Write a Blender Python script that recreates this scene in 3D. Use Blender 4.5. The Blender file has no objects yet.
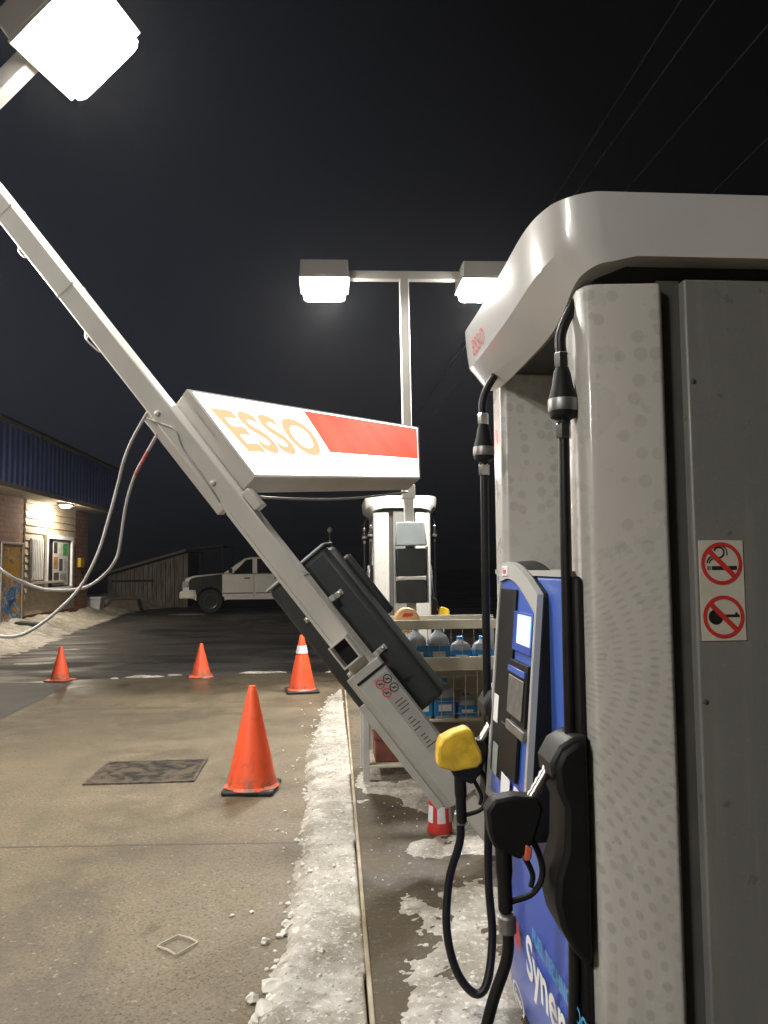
import bpy, bmesh, math, random
from math import radians as R, sin, cos, pi
from mathutils import Vector, Matrix, noise
random.seed(7)
S = bpy.context.scene
COL = S.collection
V = Vector

# ------------------------------------------------------------------ materials
MATS = {}
def pmat(name, col, rough=.5, metal=0., var=.12, scale=8., bump=0., bscale=40., spec=.5, coat=0., col2=None, emit=None, estr=0., alpha=1., rvar=.0):
    """principled material whose colour drifts with two scales of noise"""
    if name in MATS: return MATS[name]
    m = bpy.data.materials.new(name); m.use_nodes = True
    nt = m.node_tree; N = nt.nodes; L = nt.links
    b = N['Principled BSDF']
    b.inputs['Roughness'].default_value = rough; b.inputs['Metallic'].default_value = metal
    b.inputs['Specular IOR Level'].default_value = spec
    b.inputs['Coat Weight'].default_value = coat; b.inputs['Coat Roughness'].default_value = .08
    tc = N.new('ShaderNodeTexCoord')
    n1 = N.new('ShaderNodeTexNoise'); n1.inputs['Scale'].default_value = scale; n1.inputs['Detail'].default_value = 6
    L.new(tc.outputs['Object'], n1.inputs['Vector'])
    r = N.new('ShaderNodeValToRGB')
    c = list(col)+[1] if len(col) == 3 else col
    d = list(col2)+[1] if col2 else [x*(1-var) for x in c[:3]]+[1]
    e = c if col2 else [min(1, x*(1+var)) for x in c[:3]]+[1]
    r.color_ramp.elements[0].position = .33; r.color_ramp.elements[0].color = d
    r.color_ramp.elements[1].position = .67; r.color_ramp.elements[1].color = e
    L.new(n1.outputs['Fac'], r.inputs['Fac']); L.new(r.outputs['Color'], b.inputs['Base Color'])
    if rvar:
        mr = N.new('ShaderNodeMapRange'); mr.inputs['From Min'].default_value=.3; mr.inputs['From Max'].default_value=.7
        mr.inputs['To Min'].default_value = max(.02, rough-rvar); mr.inputs['To Max'].default_value = min(1, rough+rvar)
        L.new(n1.outputs['Fac'], mr.inputs['Value']); L.new(mr.outputs['Result'], b.inputs['Roughness'])
    if bump:
        n2 = N.new('ShaderNodeTexNoise'); n2.inputs['Scale'].default_value = bscale; n2.inputs['Detail'].default_value = 4
        L.new(tc.outputs['Object'], n2.inputs['Vector'])
        bp = N.new('ShaderNodeBump'); bp.inputs['Strength'].default_value = bump; bp.inputs['Distance'].default_value = .01
        L.new(n2.outputs['Fac'], bp.inputs['Height']); L.new(bp.outputs['Normal'], b.inputs['Normal'])
    if emit:
        b.inputs['Emission Color'].default_value = list(emit)+[1]; b.inputs['Emission Strength'].default_value = estr
    MATS[name] = m
    return m

class G:
    """tiny node-graph helper"""
    def __init__(s, name):
        s.m = bpy.data.materials.new(name); s.m.use_nodes = True
        s.N = s.m.node_tree.nodes; s.L = s.m.node_tree.links; s.b = s.N['Principled BSDF']
        s.tc = s.N.new('ShaderNodeTexCoord').outputs['Object']
        MATS[name] = s.m
    def n(s, t, **k):
        x = s.N.new(t)
        for a, v in k.items(): setattr(x, a, v)
        return x
    def put(s, sock, v):
        if hasattr(v, 'is_output'): s.L.new(v, sock)
        else: sock.default_value = v
    def math(s, op, a, b=0., c=0., clamp=False):
        x = s.n('ShaderNodeMath', operation=op, use_clamp=clamp)
        s.put(x.inputs[0], a); s.put(x.inputs[1], b); s.put(x.inputs[2], c)
        return x.outputs[0]
    def noise(s, scale, detail=5, vec=None, rough=.55, dist=0.):
        x = s.n('ShaderNodeTexNoise'); x.inputs['Scale'].default_value = scale; x.inputs['Detail'].default_value = detail
        x.inputs['Roughness'].default_value = rough; x.inputs['Distortion'].default_value = dist
        s.L.new(vec if vec is not None else s.tc, x.inputs['Vector']); return x.outputs['Fac']
    def mapr(s, v, a, b, c=0., d=1.):
        x = s.n('ShaderNodeMapRange'); x.interpolation_type = 'SMOOTHSTEP'
        s.put(x.inputs['Value'], v)
        for k, q in zip(('From Min', 'From Max', 'To Min', 'To Max'), (a, b, c, d)): x.inputs[k].default_value = q
        return x.outputs['Result']
    def mix(s, f, a, b, mode='MIX'):
        x = s.n('ShaderNodeMix', data_type='RGBA', blend_type=mode)
        s.put(x.inputs[0], f)
        for sock, v in ((x.inputs[6], a), (x.inputs[7], b)):
            s.put(sock, v if hasattr(v, 'is_output') else list(v)+[1])
        return x.outputs[2]
    def xyz(s):
        x = s.n('ShaderNodeSeparateXYZ'); s.L.new(s.tc, x.inputs[0]); return x.outputs
    def comb(s, a, b, c=0.):
        x = s.n('ShaderNodeCombineXYZ')
        for i, v in enumerate((a, b, c)): s.put(x.inputs[i], v)
        return x.outputs[0]
    def bump(s, h, st=.4, d=.01):
        x = s.n('ShaderNodeBump'); x.inputs['Strength'].default_value = st; x.inputs['Distance'].default_value = d
        s.L.new(h, x.inputs['Height']); s.L.new(x.outputs['Normal'], s.b.inputs['Normal'])
    def out(s, col=None, rough=None):
        if col is not None: s.put(s.b.inputs['Base Color'], col)
        if rough is not None: s.put(s.b.inputs['Roughness'], rough)
        return s.m

# ------------------------------------------------------------------ meshes
class MB:
    def __init__(s): s.v = []; s.f = []
    def add(s, vs, fs):
        o = len(s.v); s.v += [V(p) for p in vs]; s.f += [[i+o for i in f] for f in fs]; return s
    def box(s, x0, x1, y0, y1, z0, z1, M=None):
        vs = [V((x, y, z)) for z in (z0, z1) for y in (y0, y1) for x in (x0, x1)]
        if M: vs = [M @ p for p in vs]
        return s.add(vs, [(0, 2, 3, 1), (4, 5, 7, 6), (0, 1, 5, 4), (2, 6, 7, 3), (0, 4, 6, 2), (1, 3, 7, 5)])
    def hexa(s, q0, q1):
        """two quads, corner to corner"""
        return s.add(list(q0)+list(q1), [(3, 2, 1, 0), (4, 5, 6, 7)]+[(i, (i+1) % 4, 4+(i+1) % 4, 4+i) for i in range(4)])
    def prism(s, poly, axis, a, b):
        """2-D outline extruded along axis; the outline is (u, v) in the other two axes in order"""
        def P(u, v, w): return {'x': (w, u, v), 'y': (u, w, v), 'z': (u, v, w)}[axis]
        n = len(poly)
        return s.add([P(u, v, a) for u, v in poly]+[P(u, v, b) for u, v in poly],
                     [list(range(n))[::-1], list(range(n, 2*n))]+[(i, (i+1) % n, n+(i+1) % n, n+i) for i in range(n)])
    def tube(s, pts, r, seg=10, caps=True):
        pts = [V(p) for p in pts]; n = len(pts)
        rr = r if isinstance(r, (list, tuple)) else [r]*n
        t0 = (pts[1]-pts[0]).normalized()
        u = t0.orthogonal().normalized(); rings = []
        for i, p in enumerate(pts):
            t = (pts[min(i+1, n-1)]-pts[max(i-1, 0)]).normalized()
            u = (u-t*u.dot(t)).normalized(); w = t.cross(u)
            rings.append([p+(u*cos(2*pi*k/seg)+w*sin(2*pi*k/seg))*rr[i] for k in range(seg)])
        vs = [q for rg in rings for q in rg]
        fs = [(i*seg+k, i*seg+(k+1) % seg, (i+1)*seg+(k+1) % seg, (i+1)*seg+k) for i in range(n-1) for k in range(seg)]
        if caps: fs += [list(range(seg))[::-1], [(n-1)*seg+k for k in range(seg)]]
        return s.add(vs, fs)
    def lathe(s, prof, c=(0, 0, 0), axis='z', seg=24, a0=0.):
        """profile of (radius, height) turned about an axis through c"""
        c = V(c); vs = []; n = len(prof)
        for r, h in prof:
            for k in range(seg):
                a = 2*pi*k/seg+a0; p, q = r*cos(a), r*sin(a)
                vs.append(c+V({'z': (p, q, h), 'x': (h, p, q), 'y': (q, h, p)}[axis]))
        fs = [(i*seg+k, i*seg+(k+1) % seg, (i+1)*seg+(k+1) % seg, (i+1)*seg+k) for i in range(n-1) for k in range(seg)]
        fs += [list(range(seg))[::-1], [(n-1)*seg+k for k in range(seg)]]
        return s.add(vs, fs)
    def frame(s, P, a0, a1, b0, b1, w, d0, d1):
        """a rectangular frame in one connected piece; P(a, b, d) places a point"""
        ws = w if isinstance(w, tuple) else (w,)*4
        o = [(a0, b0), (a1, b0), (a1, b1), (a0, b1)]; i_ = [(a0+ws[0], b0+ws[2]), (a1-ws[1], b0+ws[2]), (a1-ws[1], b1-ws[3]), (a0+ws[0], b1-ws[3])]
        vs = [P(a, b, d) for d in (d0, d1) for q in (o, i_) for a, b in q]; fs = []
        for i in range(4):
            j = (i+1) % 4
            fs += [(i, j, 4+j, 4+i), (8+i, 12+i, 12+j, 8+j), (i, 8+i, 8+j, j), (4+i, 4+j, 12+j, 12+i)]
        return s.add(vs, fs)
    def grid(s, nu, nv, fn):
        o = [fn(i/nu, j/nv) for j in range(nv+1) for i in range(nu+1)]
        return s.add(o, [(j*(nu+1)+i, j*(nu+1)+i+1, (j+1)*(nu+1)+i+1, (j+1)*(nu+1)+i) for j in range(nv) for i in range(nu)])
    def build(s, name, mat, parent=None, loc=(0, 0, 0), bevel=0., seg=2, smooth=35, M=None, recalc=True, sub=0, solid=0.):
        me = bpy.data.meshes.new(name)
        vs = [M @ p for p in s.v] if M else s.v
        me.from_pydata([tuple(p) for p in vs], [], s.f)
        if recalc:
            bm = bmesh.new(); bm.from_mesh(me); bmesh.ops.recalc_face_normals(bm, faces=bm.faces); bm.to_mesh(me); bm.free()
        if smooth:
            for p in me.polygons: p.use_smooth = True
            me.set_sharp_from_angle(angle=R(smooth))
        me.materials.append(mat)
        o = bpy.data.objects.new(name, me); COL.objects.link(o); o.location = loc
        if parent: o.parent = parent
        if solid:
            md = o.modifiers.new('solid', 'SOLIDIFY'); md.thickness = solid
        if bevel:
            md = o.modifiers.new('bevel', 'BEVEL'); md.width = bevel; md.segments = seg; md.limit_method = 'ANGLE'; md.angle_limit = R(40)
            md.harden_normals = False
        if sub:
            md = o.modifiers.new('sub', 'SUBSURF'); md.levels = sub; md.render_levels = sub
        return o

def tag(o, label=None, cat=None, group=None, kind=None):
    if label: o['label'] = label
    if cat: o['category'] = cat
    if group: o['group'] = group
    if kind: o['kind'] = kind
    return o
def empty(name, loc, rz=0, M=None):
    o = bpy.data.objects.new(name, None); COL.objects.link(o); o.empty_display_size = .2
    if M: o.matrix_world = M
    else: o.location = loc; o.rotation_euler = (0, 0, rz)
    return o
def copy_tree(o, parent=None):
    c = o.copy(); COL.objects.link(c)
    if parent: c.parent = parent
    for ch in [x for x in o.children]: copy_tree(ch, c)
    return c
def spline(pts, n=8):
    P = [V(p) for p in pts]; P = [P[0]*2-P[1]]+P+[P[-1]*2-P[-2]]; out = []
    for i in range(1, len(P)-2):
        for k in range(n):
            t = k/n; a, b, c, d = P[i-1:i+3]
            out.append(.5*((2*b)+(c-a)*t+(2*a-5*b+4*c-d)*t*t+(3*b-a-3*c+d)*t**3))
    out.append(P[-2]); return out
def text(body, size, bold=.0, shear=0., align='CENTER', space=1., ext=0.):
    cu = bpy.data.curves.new('lettering', 'FONT'); cu.body = body; cu.size = size; cu.offset = bold; cu.shear = shear
    cu.align_x = align; cu.align_y = 'CENTER'; cu.space_character = space; cu.extrude = ext; cu.resolution_u = 4
    o = bpy.data.objects.new('lettering', cu); COL.objects.link(o)
    bpy.context.view_layer.update()
    me = bpy.data.meshes.new_from_object(o.evaluated_get(bpy.context.evaluated_depsgraph_get()))
    mb = MB(); mb.add([v.co.copy() for v in me.vertices], [list(p.vertices) for p in me.polygons])
    bpy.data.objects.remove(o); bpy.data.curves.remove(cu); bpy.data.meshes.remove(me)
    return mb
def mapped(mb, fn):
    mb.v = [V(fn(p.x, p.y)) for p in mb.v]; return mb
def ring(r0, r1, n=40, sx=1., sy=1.):
    mb = MB(); vs = []
    for k in range(n):
        a = 2*pi*k/n
        vs += [(r0*cos(a)*sx, r0*sin(a)*sy, 0), (r1*cos(a)*sx, r1*sin(a)*sy, 0)]
    return mb.add(vs, [(2*k, 2*k+1, (2*k+3) % (2*n), (2*k+2) % (2*n)) for k in range(n)])
def fbm(x, y, z=0., o=4):
    s = 0.; a = 1.; f = 1.
    for _ in range(o): s += a*noise.noise((x*f, y*f, z+f)); a *= .5; f *= 2.03
    return s
def sm(a, b, x):
    t = max(0., min(1., (x-a)/(b-a))); return t*t*(3-2*t)
def lerp_tab(tab, y):
    if y <= tab[0][0]: return tab[0][1]
    for (a, p), (b, q) in zip(tab, tab[1:]):
        if y <= b: return p+(q-p)*(y-a)/(b-a)
    return tab[-1][1]

# ------------------------------------------------------------------ camera
HC = 1.55; FPX = 768.
PIT, YAW, ROL = R(4.02), R(4.25), R(.55)
fw = V((sin(YAW)*cos(PIT), cos(YAW)*cos(PIT), sin(PIT)))
r0 = V((cos(YAW), -sin(YAW), 0)); u0 = r0.cross(fw)
rt = r0*cos(ROL)-u0*sin(ROL); up = r0*sin(ROL)+u0*cos(ROL)
cd = bpy.data.cameras.new('camera'); cam = bpy.data.objects.new('camera', cd); COL.objects.link(cam)
cd.sensor_fit = 'VERTICAL'; cd.sensor_height = 24.; cd.lens = 24.*FPX/1024.; cd.clip_end = 600; cd.clip_start = .02
Mc = Matrix((rt, up, -fw)).transposed().to_4x4(); Mc.translation = V((0, 0, HC)); cam.matrix_world = Mc
S.camera = cam
cd.dof.use_dof = False
def at(px, py, X=None, Y=None, z=None):
    d = fw+rt*((px-384)/FPX)-up*((py-512)/FPX); o = V((0, 0, HC))
    t = (X/d.x) if X is not None else (Y/d.y if Y is not None else (z-HC)/d.z)
    return o+d*t

# ------------------------------------------------------------------ shared materials
M_white = pmat('white_painted_metal', (.62, .60, .56), .38, 0, .05, 3, coat=.3)
M_pole = pmat('pole_paint', (.56, .54, .50), .42, 0, .06, 4)
M_lgrey = pmat('light_grey_paint', (.42, .42, .40), .45, 0, .08, 6)
M_cap = pmat('bonnet_gloss_white', (.60, .59, .57), .30, 0, .05, 3, coat=.7)
M_gap = pmat('dark_recess', (.035, .034, .032), .5)
M_recess = pmat('recess_grey', (.085, .082, .074), .5)
M_black = pmat('black_plastic', (.008, .008, .008), .55, 0, .25, 14, spec=.25)
M_rubber = pmat('black_rubber_hose', (.008, .008, .008), .42, 0, .3, 20, spec=.35)
M_blue = pmat('blue_panel', (.065, .145, .55), .30, 0, .08, 5, coat=.25)
M_dblue = pmat('dark_blue_panel', (.042, .095, .47), .30, 0, .12, 4, coat=.25)
M_steel = pmat('steel', (.55, .54, .52), .3, 1., .1, 30)
M_dsteel = pmat('dull_steel', (.28, .28, .27), .45, .8, .2, 30)
M_dgrey = pmat('dark_grey_plastic', (.030, .034, .034), .5, 0, .15, 6, spec=.35, bump=.1, bscale=160)
M_mgrey = pmat('mid_grey_plastic', (.22, .25, .25), .5, 0, .08, 6)
M_yellow = pmat('yellow_vinyl', (.70, .45, .03), .5, 0, .22, 22, bump=.5, bscale=34)
M_red = pmat('red_print', (.55, .035, .030), .5, 0, .08, 10)
M_wprint = pmat('white_print', (.78, .78, .78), .5, 0, .03, 10)
M_cyan = pmat('cyan_print', (.06, .33, .60), .5, 0, .05, 10)
M_ink = pmat('black_print', (.02, .02, .02), .5)
M_stick = pmat('sticker_paper', (.56, .53, .44), .5, 0, .06, 20)
M_cbase = pmat('cone_black_base', (.02, .02, .02), .6, 0, .4, 20, bump=.2)
M_reflect = pmat('reflective_band', (.72, .72, .74), .35, 0, .06, 30)
M_screen = pmat('lit_screen', (.3, .4, .5), .2, emit=(.50, .80, 1.0), estr=1.1)
M_lens = pmat('lamp_lens', (.9, .9, .88), .3, emit=(1.0, .955, .885), estr=380.)
M_lens_side = pmat('lamp_lens_prism', (.9, .9, .88), .3, emit=(1.0, .955, .885), estr=42.)
M_lens_tilt = pmat('tilted_lamp_lens', (.9, .9, .88), .3, emit=(1.0, .955, .885), estr=120.)
M_lens2 = pmat('soffit_lens', (.9, .9, .88), .3, emit=(1.0, .88, .70), estr=480.)
M_sface = pmat('sign_lit_white', (.9, .9, .9), .3, emit=(1., .97, .93), estr=5.0)
g = G('sign_lit_red'); X, Y, Z = g.xyz()
g.out((.6, .06, .04, 1), .3); nz_ = g.noise(1.6, 4, vec=g.comb(g.math('MULTIPLY', X, 2.2), g.math('MULTIPLY', Y, 2.2), g.math('MULTIPLY', Z, .5)), dist=1.2)
g.b.inputs['Emission Color'].default_value = (1., .19, .115, 1); g.L.new(g.mapr(nz_, .36, .62, .58, .78), g.b.inputs['Emission Strength']); M_sred = g.m
M_sletter = pmat('sign_lit_letter', (.8, .2, .1), .3, emit=(1., .40, .235), estr=1.1)
M_cable = pmat('pale_cable', (.38, .37, .36), .45, 0, .1, 10)
M_cream = pmat('cream_board', (.50, .46, .36), .55, 0, .12, 8, bump=.1)

# concrete of the drive: trowelled slab with stains, aggregate, damp band and a saw-cut joint
g = G('drive_concrete'); X, Y, Z = g.xyz()
big = g.noise(.55, 6, dist=.6); mid = g.noise(3.2, 8); fine = g.noise(75., 3)
streak = g.noise(1.0, 6, vec=g.comb(g.math('MULTIPLY', X, 2.4), g.math('MULTIPLY', Y, .5)), dist=.5)
c = g.mix(g.mapr(big, .30, .70), (.118, .089, .051), (.208, .163, .098))
c = g.mix(g.mapr(streak, .52, .72, 0, .55), c, (.085, .070, .050))
c = g.mix(g.mapr(mid, .35, .75, 0, .45), c, (.235, .192, .120))
c = g.mix(g.mapr(fine, .35, .62, .55, 0), c, (.060, .052, .040))
vo = g.n('ShaderNodeTexVoronoi'); vo.inputs['Scale'].default_value = 90.; g.L.new(g.tc, vo.inputs['Vector'])
c = g.mix(g.mapr(vo.outputs['Distance'], .08, .26, .35, 0), c, (.33, .30, .24))
vo2 = g.n('ShaderNodeTexVoronoi'); vo2.inputs['Scale'].default_value = 40.; vo2.inputs['Randomness'].default_value = 1.; g.L.new(g.tc, vo2.inputs['Vector'])
c = g.mix(g.mapr(vo2.outputs['Distance'], .08, .28, .9, 0), c, (.045, .038, .03))
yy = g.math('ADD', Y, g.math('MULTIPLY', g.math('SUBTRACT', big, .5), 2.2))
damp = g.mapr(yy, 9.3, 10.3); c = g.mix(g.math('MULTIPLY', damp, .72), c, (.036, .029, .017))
d2 = g.mapr(g.math('ABSOLUTE', g.math('SUBTRACT', yy, 7.9)), .1, .9, .35, 0.); c = g.mix(d2, c, (.07, .057, .038))
jy = g.math('ADD', g.math('ADD', Y, g.math('MULTIPLY', X, .055)), g.math('MULTIPLY', g.noise(6.), .02))
for y0 in (4.46, 8.7):
    j = g.mapr(g.math('ABSOLUTE', g.math('SUBTRACT', jy, y0)), .006, .017, .7, 0); c = g.mix(j, c, (.035, .03, .022))
tr = g.math('ABSOLUTE', g.math('SUBTRACT', g.math('FRACT', g.math('ADD', g.math('MULTIPLY', g.math('ADD', X, g.math('MULTIPLY', Y, .05)), .62), g.math('MULTIPLY', g.noise(.7), .25))), .5))
c = g.mix(g.math('MULTIPLY', g.mapr(tr, .06, .20, .42, 0), g.mapr(g.noise(4., 6), .38, .62)), c, (.065, .054, .038))
c = g.mix(g.mapr(g.noise(1.7, 7, dist=1.), .63, .70, 0, .5), c, (.055, .046, .032))
c = g.mix(g.mapr(g.noise(22., 6), .60, .70, 0, .55), c, (.052, .043, .03))
c = g.mix(g.mapr(g.noise(34., 6), .62, .70, 0, .5), c, (.36, .33, .27))
rg = g.math('SUBTRACT', g.mapr(mid, .3, .7, .50, .74), g.math('MULTIPLY', damp, .22))
g.bump(g.math('ADD', g.math('MULTIPLY', fine, .6), g.math('MULTIPLY', vo2.outputs['Distance'], .8)), .35, .004)
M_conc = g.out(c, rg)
# island slab: damp, darker, dusted with grit
g = G('island_concrete')
big = g.noise(1.1, 7, dist=.4); fine = g.noise(60., 4)
c = g.mix(g.mapr(big, .3, .7), (.040, .030, .017), (.130, .102, .062))
c = g.mix(g.mapr(fine, .56, .74, 0, .4), c, (.26, .24, .19))
c = g.mix(g.mapr(g.noise(9., 7, dist=.7), .52, .68, 0, .6), c, (.032, .025, .016))
c = g.mix(g.mapr(g.noise(30., 6), .55, .70, 0, .5), c, (.17, .14, .095))
g.bump(fine, .5, .005); M_isl = g.out(c, g.mapr(big, .3, .7, .6, .9))
# asphalt
g = G('asphalt'); X, Y, Z = g.xyz()
big = g.noise(.35, 6, dist=.5); fine = g.noise(140., 3)
c = g.mix(g.mapr(big, .3, .7), (.016, .0145, .013), (.042, .038, .034))
c = g.mix(g.mapr(fine, .55, .75, 0, .6), c, (.10, .095, .085))
st = g.noise(1.2, 6, vec=g.comb(g.math('MULTIPLY', X, .35), g.math('MULTIPLY', Y, 1.0)), dist=.8)
c = g.mix(g.mapr(st, .58, .74, 0, .22), c, (.12, .11, .09))
g.bump(fine, .5, .006); M_asph = g.out(c, g.mapr(st, .38, .62, .42, .8))
g = G('asphalt_patch_mat')
big = g.noise(.8, 6); fine = g.noise(110., 3)
c = g.mix(g.mapr(big, .3, .7), (.060, .059, .055), (.115, .111, .100)); c = g.mix(g.mapr(fine, .55, .75, 0, .5), c, (.16, .15, .13))
g.bump(fine, .5, .006); M_patch = g.out(c, .7)
# snow: old, icy, gritty
g = G('dirty_snow')
big = g.noise(2.2, 6); mid = g.noise(14., 6); fine = g.noise(90., 4)
c = g.mix(g.mapr(big, .35, .7), (.38, .355, .30), (.60, .575, .515))
c = g.mix(g.mapr(g.noise(5., 7, dist=.6), .40, .62, 0, .75), c, (.235, .21, .165))
c = g.mix(g.mapr(mid, .36, .58, .6, 0), c, (.26, .23, .18))
c = g.mix(g.mapr(g.noise(38., 4), .56, .66, 0, .6), c, (.78, .76, .70))
c = g.mix(g.mapr(fine, .58, .72, 0, .6), c, (.80, .79, .75))
c = g.mix(g.mapr(g.noise(45., 5), .60, .68, 0, .75), c, (.10, .085, .06))
g.b.inputs['Subsurface Weight'].default_value = .0
g.bump(g.math('ADD', g.math('MULTIPLY', mid, 1.2), g.math('MULTIPLY', fine, .5)), .6, .012); M_snow = g.out(c, g.mapr(mid, .3, .7, .35, .7))
# brick
g = G('brick'); X, Y, Z = g.xyz()
bk = g.n('ShaderNodeTexBrick'); g.L.new(g.comb(g.math('ADD', X, Y), Z), bk.inputs['Vector'])
bk.inputs['Scale'].default_value = 1.; bk.inputs['Brick Width'].default_value = .40; bk.inputs['Row Height'].default_value = .13; bk.inputs['Mortar Size'].default_value = .014
bk.inputs['Color1'].default_value = (.26, .105, .06, 1); bk.inputs['Color2'].default_value = (.36, .175, .10, 1); bk.inputs['Mortar'].default_value = (.16, .12, .09, 1)
c = g.mix(g.mapr(g.noise(9.), .35, .7, .0, .45), bk.outputs['Color'], (.10, .05, .035)); g.bump(bk.outputs['Fac'], -.5, .01)
M_brick = g.out(c, .85)
M_siding = pmat('cream_siding', (.50, .42, .31), .6, 0, .14, 5)
M_fascia = pmat('blue_corrugated_metal', (.12, .18, .50), .42, .0, .12, 3)
M_trim = pmat('pale_trim', (.45, .42, .36), .6, 0, .1, 5)
M_soff = pmat('soffit_board', (.40, .36, .29), .6, 0, .1, 5)
# halftone dots printed on the pump columns: rows of ovals bending round a far centre
g = G('column_halftone'); X, Y, Z = g.xyz()
dx = g.math('SUBTRACT', g.math('ABSOLUTE', X), .60); dz = g.math('SUBTRACT', Z, 1.247); dx = g.math('MULTIPLY', dx, -1.)
rad = g.math('SQRT', g.math('ADD', g.math('MULTIPLY', dx, dx), g.math('MULTIPLY', dz, dz)))
ang = g.math('ARCTAN2', dz, dx)
upm = g.mapr(Z, 1.38, 1.62)
def dots(nr, na, size):
    row = g.math('MULTIPLY', rad, nr); fr = g.math('SUBTRACT', g.math('FRACT', row), .5)
    sh = g.math('MULTIPLY', g.math('FLOOR', row), .37)
    fa = g.math('SUBTRACT', g.math('FRACT', g.math('ADD', g.math('MULTIPLY', ang, na), sh)), .5)
    return g.mapr(g.math('SQRT', g.math('ADD', g.math('MULTIPLY', fr, fr), g.math('MULTIPLY', g.math('MULTIPLY', fa, fa), 1.9))), size-.06, size+.05, 1, 0)
d1 = dots(23., 18.4, .31)
vb = g.n('ShaderNodeTexVoronoi'); vb.inputs['Scale'].default_value = 19.; vb.inputs['Randomness'].default_value = .55; g.L.new(g.tc, vb.inputs['Vector'])
d2 = g.mapr(vb.outputs['Distance'], .30, .37, .9, 0)
fade = g.mapr(g.noise(4.5, 6), .22, .50)
dd = g.math('MULTIPLY', g.math('ADD', g.math('MULTIPLY', d1, g.math('SUBTRACT', 1., upm)), g.math('MULTIPLY', d2, upm)), fade)
base = g.mix(g.noise(2.5, 4), (.50, .485, .455), (.60, .585, .55))
c = g.mix(g.math('MULTIPLY', dd, .46), base, (.36, .345, .31))
c = g.mix(g.mapr(g.noise(30., 6), .66, .74, 0, .3), c, (.2, .17, .13))
film = g.math('MULTIPLY', g.mapr(g.noise(7., 8, vec=g.comb(g.math('MULTIPLY', X, 3.), g.math('MULTIPLY', Y, 3.), g.math('MULTIPLY', Z, .6))), .42, .68), g.mapr(Z, 1.5, .2, .02, .30))
c = g.mix(film, c, (.30, .265, .215))
M_col = g.out(c, g.mapr(g.noise(12., 4), .3, .7, .24, .40)); g.b.inputs['Coat Weight'].default_value = .2
g = G('grey_end_panel'); X, Y, Z = g.xyz()
c = g.mix(g.noise(1.6, 5), (.160, .160, .150), (.215, .213, .200))
c = g.mix(g.mapr(g.noise(6., 8, vec=g.comb(g.math('MULTIPLY', X, 5.), Y, g.math('MULTIPLY', Z, .35))), .50, .72, 0, .3), c, (.27, .265, .24))
c = g.mix(g.mapr(g.noise(85., 3), .55, .75, 0, .35), c, (.26, .25, .23))
c = g.mix(g.mapr(g.noise(16., 7), .66, .72, 0, .5), c, (.06, .055, .05))
M_panel = g.out(c, g.mapr(g.noise(9., 5), .3, .7, .32, .55)); g.bump(g.noise(130.), .08, .004)
# wood
g = G('weathered_wood'); X, Y, Z = g.xyz()
gr = g.noise(2., 6, vec=g.comb(g.math('MULTIPLY', X, 9.), g.math('MULTIPLY', Y, 9.), g.math('MULTIPLY', Z, .8)))
c = g.mix(g.mapr(gr, .3, .7), (.12, .105, .09), (.34, .31, .27)); M_wood = g.out(c, .9)
def poster_mat(name, cols, sc, seed):
    g = G(name); X, Y, Z = g.xyz()
    v = g.comb(g.math('ADD', Y, seed), Z, X)
    n1 = g.noise(sc, 3, vec=v, dist=1.5); n2 = g.noise(sc*2.3, 3, vec=v, dist=2.)
    r = g.n('ShaderNodeValToRGB'); cr = r.color_ramp; cr.interpolation = 'CONSTANT'
    for i, (p, cc) in enumerate(cols):
        e = cr.elements[i] if i < 2 else cr.elements.new(p)
        e.position = p; e.color = list(cc)+[1]
    g.L.new(n1, r.inputs['Fac'])
    c = g.mix(g.mapr(n2, .55, .58), r.outputs['Color'], cols[1][1])
    if name.startswith('sale'): c = g.mix(g.math('MULTIPLY', g.mapr(Z, .9, 1.3), g.mapr(n2, .40, .46)), c, (.62, .34, .04)); g.b.inputs['Coat Weight'].default_value = .2
    return g.out(c, .4)
M_post1 = poster_mat('sale_board_print', [(0, (.04, .08, .22)), (.40, (.10, .25, .55)), (.48, (.60, .60, .58)), (.52, (.62, .36, .05)), (.58, (.70, .28, .03)), (.64, (.06, .10, .2))], 2.1, 3.3)
M_post2 = poster_mat('window_poster_print', [(0, (.02, .02, .02)), (.42, (.42, .42, .40)), (.5, (.12, .28, .10)), (.56, (.50, .50, .48)), (.62, (.10, .10, .12))], 3.2, 7.7)

# ------------------------------------------------------------------ ground
def sheet(name, poly, z, mat):
    mb = MB(); mb.add([(x, y, z) for x, y in poly], [list(range(len(poly)))])
    return tag(mb.build(name, mat, smooth=0), kind='structure')
sheet('ground', [(-220, -120), (220, -120), (220, 320), (-220, 320)], 0, M_asph)
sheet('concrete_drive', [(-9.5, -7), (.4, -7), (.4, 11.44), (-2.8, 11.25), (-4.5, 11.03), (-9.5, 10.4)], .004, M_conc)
sheet('asphalt_patch', [(-9.0, 7.2), (-3.55, 6.9), (-3.38, 8.34), (-3.41, 9.6), (-3.435, 10.87), (-4.48, 10.97), (-9.0, 10.35)], .008, M_patch)
def xk(y): return .139+.0100*(y-2.6)
isl = MB(); isl.prism([(xk(-3), -3), (2.6, -3), (2.6, 13.2), (xk(13.2), 13.2)], 'z', -.05, .06)
tag(isl.build('pavement', M_isl, smooth=30), kind='structure')
kb = MB()
kb.hexa([(xk(-3)-.006, -3, -.02), (xk(-3)+.011, -3, -.02), (xk(9.9)+.011, 9.9, -.02), (xk(9.9)-.006, 9.9, -.02)],
        [(xk(-3)-.006, -3, .066), (xk(-3)+.011, -3, .066), (xk(9.9)+.011, 9.9, .066), (xk(9.9)-.006, 9.9, .066)])
tag(kb.build('kerb', pmat('kerb_edge', (.46, .41, .30), .6, .0, .3, 6, col2=(.26, .19, .11)), bevel=.003), kind='structure')

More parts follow.
